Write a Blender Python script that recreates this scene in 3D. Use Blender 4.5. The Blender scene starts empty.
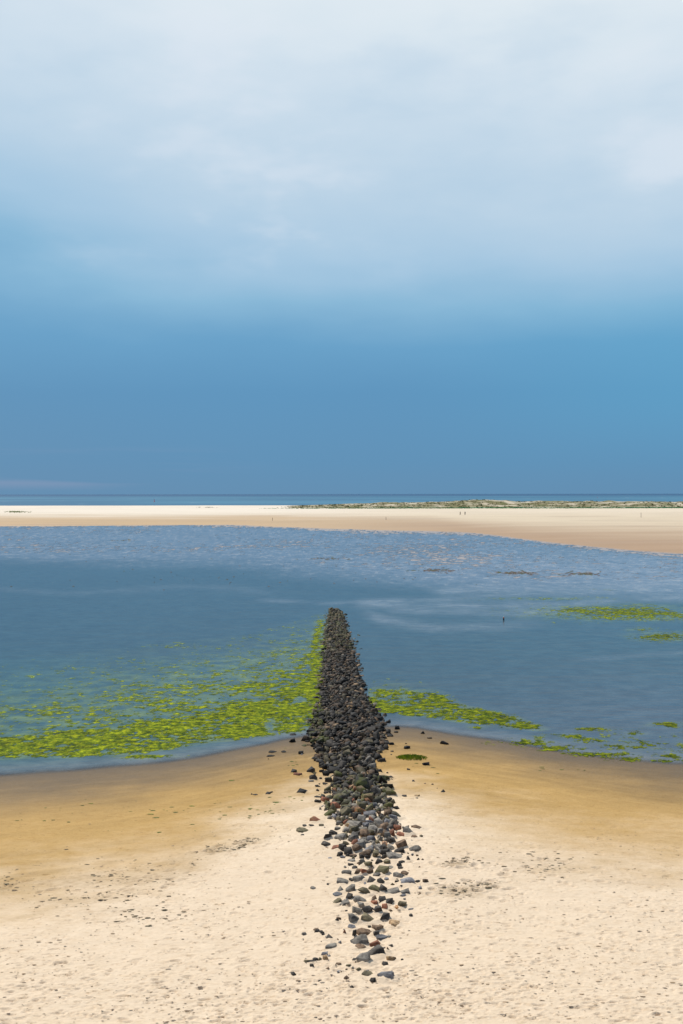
import bpy, bmesh, math, random
import numpy as np
from mathutils import Vector, Matrix

random.seed(7)
rng = np.random.default_rng(11)
scene = bpy.context.scene
COL = scene.collection

# ------------------------------------------------------------------ camera
H = 12.0
F = 1024 * 35.0 / 36.0
PITCH = math.atan(18.0 / F)
cam_d = bpy.data.cameras.new('camera')
cam = bpy.data.objects.new('camera', cam_d)
COL.objects.link(cam)
cam.location = (0, 0, H)
cam.rotation_euler = (math.pi / 2 - PITCH, math.radians(0.07), 0)
cam_d.sensor_fit = 'VERTICAL'
cam_d.sensor_height = 36.0
cam_d.sensor_width = 24.0
cam_d.lens = 35.0
cam_d.clip_start = 0.5
cam_d.clip_end = 200000.0
scene.camera = cam


def ray(x, y):
    dx = (x - 341.5) / F
    dz = (512 - y) / F
    c, s = math.cos(PITCH), math.sin(PITCH)
    return np.array([dx, c + dz * s, -s + dz * c])


def proj(X, Y, Z):
    c, s = math.cos(PITCH), math.sin(PITCH)
    dz = np.asarray(Z) - H
    d = Y * c - dz * s
    u = Y * s + dz * c
    return 341.5 + F * X / d, 512 - F * u / d


def flat(x, y, z=0.0):
    r = ray(x, y)
    t = (z - H) / r[2]
    return r[0] * t, r[1] * t


# ------------------------------------------------------------------ noise
def _hash(ix, iy, seed):
    h = (ix.astype(np.int64) * 374761393 + iy.astype(np.int64) * 668265263 + seed * 974711) & 0xffffffff
    h = ((h ^ (h >> 13)) * 1274126177) & 0xffffffff
    h = (h ^ (h >> 16)) & 0xffffffff
    return h / 4294967295.0


def vnoise(x, y, seed=0):
    x = np.asarray(x, float); y = np.asarray(y, float)
    ix = np.floor(x); iy = np.floor(y)
    fx = x - ix; fy = y - iy
    ux = fx * fx * fx * (fx * (fx * 6 - 15) + 10); uy = fy * fy * fy * (fy * (fy * 6 - 15) + 10)

    def g(ax, ay, dx, dy):
        a = _hash(ax, ay, seed) * 2 * math.pi
        return np.cos(a) * dx + np.sin(a) * dy
    n00 = g(ix, iy, fx, fy); n10 = g(ix + 1, iy, fx - 1, fy)
    n01 = g(ix, iy + 1, fx, fy - 1); n11 = g(ix + 1, iy + 1, fx - 1, fy - 1)
    a = n00 + ux * (n10 - n00); b = n01 + ux * (n11 - n01)
    return (a + uy * (b - a)) * 1.45          # about -1..1


def fbm(x, y, octv=4, seed=0, gain=0.5):
    s = 0; a = 1.0; t = 0; f = 1.0
    for k in range(octv):
        s = s + a * vnoise(x * f + 17.3 * k, y * f - 9.1 * k, seed + k * 31)
        t += a; a *= gain; f *= 2.03
    return s / t


def sstep(a, b, x):
    t = np.clip((x - a) / (b - a), 0, 1)
    return t * t * (3 - 2 * t)


# ------------------------------------------------------------------ terrain
_sh = [(-60, 37), (-24, 40.5)] + [flat(x_, y_)[::1] for x_, y_ in ((0, 777), (66, 772.5), (132, 767), (176, 762.5), (220, 754.5), (263, 746), (290, 739.5))] + \
      [(1, 50.2)] + [flat(x_, y_) for x_, y_ in ((400, 727), (440, 734), (480, 739.5), (515, 745), (559, 754), (646, 764.5), (683, 766))] + [(24, 42.5), (60, 38)]
_fs = [(-900, 360), (-400, 385), (-128, 373), (-43, 387), (-4, 341), (30, 318), (43, 300), (49.7, 249), (57.4, 221), (67, 196),
       (85, 172), (130, 152), (400, 140), (900, 140)]
_cr = [(-60, 25), (-14, 27), (-10, 28.3), (-5.3, 31), (-3.2, 35.0), (-1, 38.0), (1.5, 38.5), (3.9, 35.5), (7.1, 32.6), (10.6, 31), (60, 28)]


def curve(tab, X, sm=0.0):
    xs = [a for a, b in tab]; ys = [b for a, b in tab]
    if not sm:
        return np.interp(X, xs, ys)
    return sum(np.interp(X + k * sm, xs, ys) for k in (-1, -.5, 0, .5, 1)) / 5


def shore(X, Y):
    return curve(_sh, X, .8) - Y - .1 + 0.22 * fbm(X * .35, Y * .35, 3, 5)


def farshore(X, Y):
    return Y - curve(_fs, X, 4.0) + 4 * fbm(X * .03, Y * .01, 3, 8) * np.clip(Y / 300, 0.4, 1) + 3.5 * fbm(X * .12, Y * .05, 3, 9)


def heap_half(Y):                 # left and right edges of the stone groyne, metres
    ys = [606, 612, 640, 670, 700, 715, 730, 745, 757, 770, 785, 800, 815, 830, 845, 858, 880]
    L = [327, 323, 318, 313, 309, 309, 311, 315, 321, 328, 336, 337, 331, 330, 341, 348, 354]
    R = [341, 348, 358, 366, 377, 378, 379, 377, 375, 375, 378, 379, 386, 392, 392, 392, 390]
    D = []; a = []; b = []
    for y, l, r in zip(ys, L, R):
        X0, Yw = flat(l, y, 0.25); X1, _ = flat(r, y, 0.25)
        D.append(Yw); a.append(X0); b.append(X1)
    o = np.argsort(D)
    D = np.array(D)[o]; a = np.array(a)[o]; b = np.array(b)[o]
    return np.interp(Y, D, a), np.interp(Y, D, b), D[0], D[-1]


_, _, HD0, HD1 = heap_half(50.0)


def heap(X, Y):                   # height of the mound the stones lie on
    a, b, d0, d1 = heap_half(Y)
    c = (a + b) / 2; hw = np.maximum((b - a) / 2, .3)
    t = np.clip(1 - ((X - c) / hw) ** 2, 0, 1)
    e = sstep(d0 - .3, d0 + 5, Y) * (1 - sstep(d1 - 1.2, d1 + .3, Y))
    amp = np.interp(Y, [34, 38, 43, 47, 52, 60, 100], [.08, .14, .14, .20, .33, .38, .26])
    return amp * np.sqrt(t + 1e-9) * t ** .3 * e


def flats(X, Y):                  # where the lagoon bed rises into half-flooded flats
    st_ = np.interp(X, [-80, -20, 5, 20, 60], [168, 150, 120, 104, 98])
    return sstep(0, 45, Y - st_ + 8 * fbm(X * .06, Y * .04, 2, 25))


def height(X, Y):
    ds = shore(X, Y)
    z = np.where(ds > 0, 0.035 * ds, np.where(ds > -.8, .05 * ds, -.04 + .03 * (ds + .8)))
    z = np.maximum(z, -0.28)
    cr = curve(_cr, X, 1.5)
    z = z + 0.22 * sstep(-3, 6, cr - Y) * sstep(1, 6, ds)
    z = z + 0.05 * fbm(X * .22, Y * .22, 3, 2) * sstep(.5, 6, ds)
    # tidal flats breaking the surface of the lagoon
    fl = flats(X, Y)
    z = z * (1 - fl) + fl * (-0.040 + 0.014 * sstep(-40, 60, X) + 0.085 * fbm(X * .42, Y * .42, 4, 21, .72) + .035 * fbm(X * .03, Y * .02, 2, 23))
    # far sand bank
    df = farshore(X, Y)
    z = z + .030 * sstep(-40, -2, df) * fl
    zb = np.clip(df * 0.005, -.06, 1.1) + 0.10 * fbm(X * .012, Y * .012, 3, 33) * sstep(10, 120, df)
    w = sstep(-6, 8, df)
    z = z * (1 - w) + zb * w
    z = z - 2.6 * sstep(960, 1090, Y)
    return z


def ground(x, y, extra=0.0, withheap=True):
    r = ray(x, y)
    t = H / -r[2]
    for k in range(12):
        X, Y = r[0] * t, r[1] * t
        z = float(height(np.array(X), np.array(Y))) + extra + (float(heap(np.array(X), np.array(Y))) if withheap else 0)
        tn = (z - H) / r[2]
        t = t * .4 + tn * .6
    X, Y = r[0] * t, r[1] * t
    return X, Y, H + r[2] * t


# ------------------------------------------------------------------ node helpers
def new_mat(name):
    m = bpy.data.materials.new(name)
    m.use_nodes = True
    nt = m.node_tree
    nt.nodes.clear()
    out = nt.nodes.new('ShaderNodeOutputMaterial')
    bs = nt.nodes.new('ShaderNodeBsdfPrincipled')
    nt.links.new(bs.outputs[0], out.inputs[0])
    return m, nt, bs


class NT:
    def __init__(s, nt): s.nt = nt

    def n(s, t, **k):
        nd = s.nt.nodes.new(t)
        for a, b in k.items(): setattr(nd, a, b)
        return nd

    def put(s, sock, v):
        if hasattr(v, 'is_output') or isinstance(v, bpy.types.NodeSocket): s.nt.links.new(v, sock)
        else: sock.default_value = v

    def attr(s, name, out='Fac'):
        a = s.n('ShaderNodeAttribute'); a.attribute_name = name
        return a.outputs[out]

    def math(s, op, a, b=0.0, c=None, clamp=False):
        m = s.n('ShaderNodeMath', operation=op, use_clamp=clamp)
        s.put(m.inputs[0], a); s.put(m.inputs[1], b)
        if c is not None: s.put(m.inputs[2], c)
        return m.outputs[0]

    def mix(s, f, a, b, blend='MIX'):
        m = s.n('ShaderNodeMix', data_type='RGBA', blend_type=blend)
        s.put(m.inputs['Factor'], f)
        A = [i for i in m.inputs if i.name == 'A' and i.type == 'RGBA'][0]
        B = [i for i in m.inputs if i.name == 'B' and i.type == 'RGBA'][0]
        s.put(A, a); s.put(B, b)
        return [o for o in m.outputs if o.type == 'RGBA'][0]

    def noise(s, vec, scale, detail=3, rough=.55, out='Fac'):
        n = s.n('ShaderNodeTexNoise')
        if vec is not None: s.nt.links.new(vec, n.inputs['Vector'])
        n.inputs['Scale'].default_value = scale
        n.inputs['Detail'].default_value = detail
        n.inputs['Roughness'].default_value = rough
        return n.outputs[out]

    def ramp(s, f, stops, interp='LINEAR'):
        r = s.n('ShaderNodeValToRGB')
        r.color_ramp.interpolation = interp
        el = r.color_ramp.elements
        while len(el) > 1: el.remove(el[-1])
        el[0].position = stops[0][0]; el[0].color = stops[0][1]
        for p, c in stops[1:]:
            e = el.new(p); e.color = c
        s.nt.links.new(f, r.inputs[0])
        return r.outputs[0]

    def maprange(s, v, a, b, c=0., d=1., sm=True):
        m = s.n('ShaderNodeMapRange', interpolation_type='SMOOTHSTEP' if sm else 'LINEAR')
        s.put(m.inputs[0], v)
        for i, q in enumerate((a, b, c, d)): m.inputs[1 + i].default_value = q
        return m.outputs[0]

    def bump(s, h, strength, dist, normal=None):
        b = s.n('ShaderNodeBump')
        s.put(b.inputs['Height'], h)
        b.inputs['Strength'].default_value = strength; b.inputs['Distance'].default_value = dist
        if normal is not None: s.put(b.inputs['Normal'], normal)
        return b.outputs[0]

    def scalevec(s, vec, sc):
        m = s.n('ShaderNodeMapping')
        s.nt.links.new(vec, m.inputs[0])
        m.inputs['Scale'].default_value = sc
        return m.outputs[0]

    def pos(s):
        return s.n('ShaderNodeNewGeometry').outputs['Position']


def srgb(r, g, b):
    def f(c):
        c /= 255
        return c / 12.92 if c <= .04045 else ((c + .055) / 1.055) ** 2.4
    return (f(r), f(g), f(b), 1)


def lin(*c):
    return (c[0], c[1], c[2], 1)


# ------------------------------------------------------------------ mesh helpers
def link_mesh(name, V, Fc, mat, attrs=None, cols=None, smooth=False, parent=None):
    me = bpy.data.meshes.new(name)
    V = np.asarray(V, np.float32)
    if isinstance(Fc, np.ndarray):
        n = len(Fc); k = Fc.shape[1]
        me.vertices.add(len(V)); me.vertices.foreach_set('co', V.ravel())
        me.loops.add(n * k); me.loops.foreach_set('vertex_index', Fc.astype(np.int32).ravel())
        me.polygons.add(n)
        me.polygons.foreach_set('loop_start', np.arange(0, n * k, k, dtype=np.int32))
        me.update(calc_edges=True)
    else:
        me.from_pydata(V.tolist(), [], Fc); me.update()
    for a, v in (attrs or {}).items():
        at = me.attributes.new(a, 'FLOAT', 'POINT'); at.data.foreach_set('value', np.asarray(v, np.float32).ravel())
    for a, v in (cols or {}).items():
        at = me.attributes.new(a, 'FLOAT_COLOR', 'POINT')
        v = np.asarray(v, np.float32)
        if v.shape[1] == 3: v = np.concatenate([v, np.ones((len(v), 1), np.float32)], 1)
        at.data.foreach_set('color', v.ravel())
    if smooth:
        me.polygons.foreach_set('use_smooth', np.ones(len(me.polygons), bool))
    me.materials.append(mat)
    ob = bpy.data.objects.new(name, me)
    COL.objects.link(ob)
    if parent: ob.parent = parent
    return ob


def grid_faces(nr, nc):
    i = np.arange((nr - 1) * (nc - 1)); r = i // (nc - 1); c = i % (nc - 1)
    a = r * nc + c
    return np.stack([a, a + 1, a + nc + 1, a + nc], 1)


def tag(o, label=None, cat=None, group=None, kind=None):
    if label: o['label'] = label
    if cat: o['category'] = cat
    if group: o['group'] = group
    if kind: o['kind'] = kind
    return o


# ------------------------------------------------------------------ world
SUN_EL, SUN_AZ = 54.0, -38.0          # degrees; azimuth from straight ahead, minus = to the left
w = bpy.data.worlds.new('World'); scene.world = w; w.use_nodes = True
nt = w.node_tree; nt.nodes.clear(); N = NT(nt)
out = N.n('ShaderNodeOutputWorld')
sky = N.n('ShaderNodeTexSky'); sky.sky_type = 'NISHITA'; sky.sun_disc = False
sky.sun_elevation = math.radians(SUN_EL); sky.sun_rotation = math.radians(SUN_AZ)
bg1 = N.n('ShaderNodeBackground'); bg1.inputs[1].default_value = 0.08
nt.links.new(sky.outputs[0], bg1.inputs[0])
tc = N.n('ShaderNodeTexCoord').outputs['Generated']
sep = N.n('ShaderNodeSeparateXYZ'); nt.links.new(tc, sep.inputs[0])
zz = sep.outputs[2]; xx = sep.outputs[0]; yy = sep.outputs[1]
n1 = N.noise(N.scalevec(tc, (2.2, 2.2, 7.0)), 1.0, 4, .5)
n2 = N.noise(N.scalevec(tc, (6, 6, 15)), 1.0, 4, .55)
n3 = N.noise(N.scalevec(tc, (3, 3, 60)), 1.0, 3, .5)
amp = N.maprange(zz, .08, .26, .15, 1)
e = N.math('ADD', zz, N.math('MULTIPLY', N.math('MULTIPLY', N.math('SUBTRACT', n1, .5), .17), amp))
e = N.math('ADD', e, N.math('MULTIPLY', N.math('MULTIPLY', N.math('SUBTRACT', n2, .5), .05), amp))
e = N.math('ADD', e, N.math('MULTIPLY', xx, N.maprange(zz, .1, .25, 0.0, .085)))
cl = N.ramp(e, [(0, srgb(97, 143, 180)), (.03, srgb(92, 144, 184)), (.10, srgb(92, 148, 190)), (.15, srgb(104, 161, 201)),
                (.195, srgb(138, 185, 216)), (.24, srgb(168, 201, 226)), (.29, srgb(188, 212, 231)), (.40, srgb(212, 227, 239)),
                (.46, srgb(231, 240, 245)), (.60, srgb(165, 182, 203)), (1., srgb(112, 136, 168))], 'LINEAR')
# teal glow low on the right, grey mauve on the left, faint rosy bars at the horizon
rt = N.math('MULTIPLY', N.maprange(xx, .02, .36), N.math('MULTIPLY', N.maprange(zz, .0, .10), N.maprange(zz, .24, .13)))
cl = N.mix(N.math('MULTIPLY', rt, .4), cl, srgb(92, 168, 208))
lf = N.math('MULTIPLY', N.maprange(xx, -.05, -.36), N.maprange(zz, .2, .02))
cl = N.mix(N.math('MULTIPLY', lf, .35), cl, srgb(98, 140, 177))
bar = N.math('MULTIPLY', N.math('MULTIPLY', N.maprange(n3, .52, .7), N.maprange(xx, -.02, -.3)), N.math('MULTIPLY', N.maprange(zz, .002, .012), N.maprange(zz, .05, .03)))
cl = N.mix(N.math('MULTIPLY', bar, .35), cl, srgb(150, 160, 190))
wh = N.math('MULTIPLY', N.math('MULTIPLY', N.maprange(n2, .48, .66), N.maprange(zz, .2, .27)), N.maprange(n1, .4, .6))
cl = N.mix(N.math('MULTIPLY', wh, .45), cl, srgb(226, 234, 244))
mauve = N.math('MULTIPLY', N.maprange(n2, .5, .3), N.math('MULTIPLY', N.maprange(zz, .22, .28), N.maprange(zz, .48, .36)))
cl = N.mix(N.math('MULTIPLY', mauve, .3), cl, srgb(178, 206, 228))
bk = N.maprange(yy, .1, -.5)
cl = N.mix(N.math('MULTIPLY', bk, .8), cl, srgb(105, 128, 160))
bg2 = N.n('ShaderNodeBackground'); nt.links.new(cl, bg2.inputs[0]); bg2.inputs[1].default_value = 1.0
mx = N.n('ShaderNodeMixShader'); mx.inputs[0].default_value = .96
nt.links.new(bg1.outputs[0], mx.inputs[1]); nt.links.new(bg2.outputs[0], mx.inputs[2])
nt.links.new(mx.outputs[0], out.inputs[0])

sd = bpy.data.lights.new('sun', 'SUN'); sd.energy = 4.1; sd.angle = math.radians(3.0); sd.color = (1.0, .955, .88)
so = bpy.data.objects.new('sun', sd); COL.objects.link(so)
el, az = math.radians(SUN_EL), math.radians(SUN_AZ)
tosun = Vector((math.sin(az) * math.cos(el), math.cos(az) * math.cos(el), math.sin(el)))
so.rotation_euler = tosun.to_track_quat('Z', 'Y').to_euler()
so.location = tosun * 300

# ------------------------------------------------------------------ ground sheet
ypx = np.concatenate([np.linspace(1100, 760, 430), np.linspace(759.2, 600, 190), np.linspace(599.4, 501.5, 170)])
Yr = np.array([flat(341.5, y)[1] for y in ypx])
Yr = np.concatenate([np.linspace(-30, Yr[0] - .3, 24), Yr, [1150., 1400.]])
NC = 1000
u = np.linspace(-1, 1, NC); u = u * .55 + .45 * u ** 3
Xg = u[None, :] * (np.maximum(Yr, 18) * .62 + 11)[:, None]
Yg = np.repeat(Yr[:, None], NC, 1)
Zg = height(Xg, Yg)
hp = heap(Xg, Yg)
Zg = Zg + hp * .8 - 0.04 * (hp > .02)
ds = shore(Xg, Yg)
# footprints: dents with a pushed-up rim
dent = np.zeros_like(Zg)
hw_row = np.maximum(Yr, 18) * .62 + 11


def stamp(X, Y, rx, ry, dep, rot):
    R = max(rx, ry) * 1.9
    r0, r1 = np.searchsorted(Yr, Y - R), np.searchsorted(Yr, Y + R)
    if r1 - r0 < 2: return
    hw = np.interp(Y, Yr, hw_row)
    xs = u * hw
    c0, c1 = np.searchsorted(xs, X - R), np.searchsorted(xs, X + R)
    if c1 - c0 < 2: return
    dx = Xg[r0:r1, c0:c1] - X; dy = Yg[r0:r1, c0:c1] - Y
    c, s = math.cos(rot), math.sin(rot)
    q = np.sqrt(((dx * c + dy * s) / rx) ** 2 + ((-dx * s + dy * c) / ry) ** 2)
    dent[r0:r1, c0:c1] += -dep * (1 - sstep(.45, 1.0, q)) + dep * .35 * np.exp(-((q - 1.2) / .25) ** 2)


nst = 0
while nst < 7500:
    y = 1024 - 260 * random.random() ** 1.5 + 50 * random.random()
    x = random.uniform(-160, 840)
    X, Y = flat(x, y, .5)
    if Y < 20: continue
    cr_ = float(curve(_cr, X, 1.5))
    pr = float(sstep(-4.5, 2.5, cr_ - Y)) * (.35 + .65 * float(sstep(-.35, .3, fbm(np.array(X * .3), np.array(Y * .3), 2, 77))))
    if random.random() > pr * .9 + .012: 
        nst += .3
        continue
    k = random.random()
    sz = .032 + .055 * k ** 3
    stamp(X, Y, sz * random.uniform(1.2, 2.3), max(sz * random.uniform(.5, .9), .03), random.uniform(.02, .05) * (.45 + sz * 6), random.uniform(-.3, .3))
    nst += 1
for (x, y, n_, r_) in [(222, 852, 9, .5), (245, 846, 7, .5), (462, 876, 8, .5), (458, 908, 16, .7), (486, 902, 8, .5), (150, 898, 8, .6),
                       (5, 883, 8, .7), (150, 880, 12, 1.3), (540, 880, 14, 1.2), (450, 878, 4, .4)]:
    X, Y = flat(x, y, .6)
    for k in range(n_):
        stamp(X + random.gauss(0, r_), Y + random.gauss(0, r_ * .5), random.uniform(.1, .24), random.uniform(.07, .14), random.uniform(.03, .06), random.uniform(-.5, .5))
fine = fbm(Xg * 3.1, Yg * 3.1, 3, 41)
Zg = Zg + dent + fine * .012 * sstep(3, 12, ds)
nr = len(Yr)

# sand colour (albedo) from wetness, dryness and distance
crv = curve(_cr, Xg, 1.5)
nz = fbm(Xg * .3, Yg * .5, 4, 51); nz2 = fbm(Xg * 1.3, Yg * 2.0, 4, 57); nz3 = fbm(Xg * .08, Yg * .12, 3, 59)
dry = sstep(-6.5, 6.5, crv - Yg + nz * 3.8 + nz2 * 1.8)
damp = 1 - sstep(-.8, 8.6, ds * (1 - .18 * sstep(4, 14, np.abs(Xg))) + nz * 1.3 + nz2 * .35)
C_dry = np.array([.715, .570, .415]); C_mid = np.array([.455, .290, .110]); C_wet = np.array([.150, .108, .066]); C_mud = np.array([.13, .105, .08])
bright = sstep(0.2, .8, nz3 + .5 + .4 * np.exp(-(Xg / 6) ** 2))


def lerp(a, b, t): return a * (1 - t[..., None]) + b * t[..., None]


c = lerp(np.broadcast_to(C_mid, Xg.shape + (3,)), C_dry, dry)
c = c * (1 + .10 * nz[..., None] * (1 - dry)[..., None])
for (sx_, sy_, rx_, ry_, am_) in [(222, 853, 14, 3.5, .8), (246, 847, 12, 3, .6), (460, 908, 20, 5, .65), (488, 901, 10, 3, .5), (453, 876, 9, 2.5, .8), (545, 878, 30, 6, .3), (185, 858, 25, 10, .3),
                                (92, 880, 70, 9, .3), (5, 884, 12, 8, .4), (150, 884, 45, 5, .25), (105, 921, 30, 3, .35), (70, 905, 40, 5, .3), (285, 806, 20, 4, .5), (265, 768, 40, 7, .4), (330, 800, 14, 40, .25),
                                (620, 893, 60, 4, .2), (520, 868, 35, 3, .35)]:
    cx_, cy_ = flat(sx_, sy_, .6)
    wx_ = rx_ * cy_ / F; wy_ = flat(sx_, sy_ - ry_, .6)[1] - cy_
    gq = np.exp(-(((Xg - cx_) / wx_) ** 2 + ((Yg - cy_) / wy_) ** 2) * .7)
    gq = np.clip(gq * am_ * (.6 + 1.1 * nz2 + .9 * fbm(Xg * 4, Yg * 5, 3, 58)), 0, .8)
    c = lerp(c, np.array([.25, .165, .075]), gq)
c = lerp(c, C_wet, np.clip(damp, 0, 1))
c = c * (1 + .07 * nz2[..., None])
tide = fbm(Xg * .12, ds * 1.3, 4, 53) + .5 * fbm(Xg * .5, ds * 3.0, 3, 54)
c = c * (1 + (.20 * tide * (1 - dry) * sstep(0, 2, ds))[..., None])
c = lerp(c, np.array([.79, .66, .50]), dry * np.exp(-((Xg - 1.2) / 5.0) ** 2) * sstep(30, 34, Yg) * .55)
rr = sstep(30, 33.5, Yg) * (1 - sstep(35.5, 38.5, Yg + nz)) * sstep(3.5, 6, np.abs(Xg))
c = lerp(c, np.array([.52, .335, .135]), .35 * rr)
# bed of the lagoon and the flats
und = sstep(0, -1.5, ds)
c = lerp(c, C_mud, und)
fl = flats(Xg, Yg)
c = lerp(c, np.array([.33, .30, .29]), fl)
# far bank
df = farshore(Xg, Yg)
bw = sstep(-4, 6, df)
st = fbm(Xg * .01, Yg * .05, 4, 61)
leftk = sstep(60, -60, Xg)
wetb = 1 - sstep(20, 260, df + 70 * st)
cb = lerp(np.broadcast_to(np.array([.62, .52, .385]), Xg.shape + (3,)), np.array([.40, .275, .18]), np.clip(wetb, 0, 1) * (1 - .55 * leftk))
cb = lerp(cb, np.array([.50, .35, .20]), leftk * sstep(.3, .8, wetb) * .8)
cb = lerp(cb, np.array([.75, .665, .555]), sstep(430, 640, Yg + 60 * st) * (.35 + .65 * leftk))
band = sstep(.12, .5, fbm(Xg * .012, Yg * .06, 3, 66)) * (1 - sstep(480, 620, Yg))
cb = lerp(cb, np.array([.36, .27, .205]), band * .4)
cb = cb * (1 + .10 * fbm(Xg * .02, Yg * .10, 4, 67))[..., None]
c = lerp(c, cb, bw)
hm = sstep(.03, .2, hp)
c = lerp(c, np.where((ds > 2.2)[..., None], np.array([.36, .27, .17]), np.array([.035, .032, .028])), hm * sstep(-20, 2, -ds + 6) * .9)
wetatt = np.clip(damp * (1 - bw) + und * (1 - bw) + np.clip(wetb, 0, 1) * bw * .4, 0, 1)

m_sand, nt, bs = new_mat('sand'); N = NT(nt)
p = N.pos()
g4 = N.noise(N.scalevec(p, (3.2, 9, 1)), 1, 5, .68)
g1 = N.noise(p, 9, 4, .6); g2 = N.noise(N.scalevec(p, (1.6, 2.2, 1)), 1, 4, .6); g3 = N.noise(p, 45, 2, .5)
col = N.attr('sandcol', 'Color')
col = N.mix(N.math('MULTIPLY', N.maprange(g1, .35, .7), .16), col, N.mix(1.0, col, lin(.62, .58, .5), 'MULTIPLY'))
col = N.mix(N.math('MULTIPLY', N.maprange(g2, .45, .75), .14), col, N.mix(1.0, col, lin(.8, .68, .52), 'MULTIPLY'))
col = N.mix(N.math('MULTIPLY', N.maprange(g4, .50, .72), .42), col, N.mix(1.0, col, lin(.70, .60, .48), 'MULTIPLY'))
g5 = N.noise(N.scalevec(p, (7, 11, 1)), 1, 2, .5)
col = N.mix(N.math('MULTIPLY', N.maprange(g5, .66, .74), .38), col, lin(.13, .09, .05))
nt.links.new(col, bs.inputs['Base Color'])
wa = N.attr('wet')
nt.links.new(N.maprange(wa, 0, 1, .95, .45, False), bs.inputs['Roughness'])
bs.inputs['Specular IOR Level'].default_value = .08
nt.links.new(N.bump(N.math('ADD', N.math('ADD', g1, N.math('MULTIPLY', g4, 1.2)), N.math('MULTIPLY', g3, .5)), .45, .04), bs.inputs['Normal'])
g_ob = link_mesh('ground', np.stack([Xg, Yg, Zg], -1).reshape(-1, 3), grid_faces(nr, NC), m_sand,
                 {'wet': wetatt}, {'sandcol': c.reshape(-1, 3)}, smooth=True)
tag(g_ob, kind='structure')

def algae_density(X, Y):
    px, py = proj(X, Y, np.zeros_like(X))
    low = np.interp(px, [-300, 0, 100, 150, 200, 250, 300, 320], [762, 757, 756, 752, 745, 738, 732, 728])
    upd = np.interp(px, [-300, 0, 100, 200, 250, 300, 320], [742, 737, 728, 714, 702, 680, 660])
    left = px < 330 + 0 * px
    wob = 5 * fbm(X * .25, Y * .2, 3, 91)
    d = np.zeros_like(X)
    dense = sstep(-4, 4, py - upd + wob) * sstep(3, -2, py - low + .8 * wob)
    d = np.maximum(d, dense * .87)
    top = np.interp(px, [-300, 0, 150, 250, 300, 325], [680, 662, 644, 634, 620, 610])
    sp = sstep(0, 1, (py - top) / np.maximum(upd - top, 8)) * (py < upd + 4)
    d = np.maximum(d, (.13 + .52 * sp) * (py > top) * (py < upd + 4) * (.5 + .5 * sstep(-100, 280, px)))
    d = np.where(left, d, 0)
    ed, _, _, _ = heap_half(Y)
    gl = np.exp(-((X - ed + .15) / .55) ** 2) * sstep(613, 624, py) * sstep(715, 690, py)
    d = np.maximum(d, gl * .85 * (px < 335))
    lowr = np.interp(px, [370, 380, 430, 500, 547], [712, 713, 720, 728, 730])
    upr = np.interp(px, [370, 380, 430, 470, 520, 547], [688, 688, 693, 706, 719, 727])
    r = sstep(-3, 3, py - upr + wob * .8) * sstep(2, -2, py - lowr + .6 * wob) * (px > 368) * sstep(556, 535, px)
    d = np.maximum(d, r * .78)
    d = np.maximum(d, .28 * sstep(-14, 0, py - upr) * (py < upr + 2) * (px > 372) * sstep(470, 420, px))
    for (ex, ey, rx, ry, v) in [(520, 743, 26, 3.4, .9), (560, 749, 34, 3.4, .8), (603, 755, 34, 3.4, .75), (629, 760, 26, 2.5, .8), (669, 757, 22, 3, .85),
                                (646, 746, 22, 4.0, .9), (618, 747, 20, 3, .75), (572, 736.5, 13, 2.6, .9), (588, 741, 13, 2.6, .9),
                                (636, 733, 9, 2.6, .85), (671, 725, 22, 2.6, .9), (592, 730, 17, 2.3, .7), (477, 727.5, 9, 2.2, .7),
                                (632, 613, 85, 7.0, .86), (575, 610, 40, 4, .7), (668, 637, 32, 4.2, .8), (640, 630, 14, 2, .5), (540, 736, 10, 2, .5),
                                (625, 742, 70, 16, .16), (700, 750, 40, 10, .4), (760, 614, 90, 8, .8), (535, 745, 20, 1.5, .7), (590, 753.5, 40, 1.6, .8), (655, 761, 40, 1.8, .8), (190, 757.5, 0, 0, 0), (143, 756.5, 28, 2.2, .8),
                                (550, 599, 60, 1.6, .42), (640, 590, 40, 1.2, .3)]:
        if not rx: continue
        q = ((px - ex) / rx) ** 2 + ((py - ey) / ry) ** 2
        d = np.maximum(d, v * np.exp(-q * .9) * (q < 4))
    d = d * (1 - sstep(.9, 1.0, d) * 0)
    hole = np.exp(-(((px - 270) / 6) ** 2 + ((py - 726) / 8) ** 2)) + np.exp(-(((px - 300) / 6) ** 2 + ((py - 700) / 4) ** 2))
    d = d * (1 - .85 * np.clip(hole, 0, 1))
    return d


# ------------------------------------------------------------------ lagoon water
ypw = np.concatenate([np.linspace(800, 600, 300), np.linspace(599, 512, 160)])
Yw = np.array([flat(341.5, y)[1] for y in ypw])
NCW = 760
uw = np.linspace(-1, 1, NCW); uw = uw * .6 + .4 * uw ** 3
Xw = uw[None, :] * (Yw * .62 + 11)[:, None]
Ywg = np.repeat(Yw[:, None], NCW, 1)
dep = -height(Xw, Ywg)
px, py = proj(Xw, Ywg, np.zeros_like(Xw))
n_a = fbm(Xw * .05, Ywg * .03, 4, 71); n_b = fbm(Xw * .4, Ywg * .22, 4, 73); n_c = fbm(Xw * .15, Ywg * .02, 3, 75)
base = np.broadcast_to(np.array([.026, .058, .079]), Xw.shape + (3,)).copy()
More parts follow.
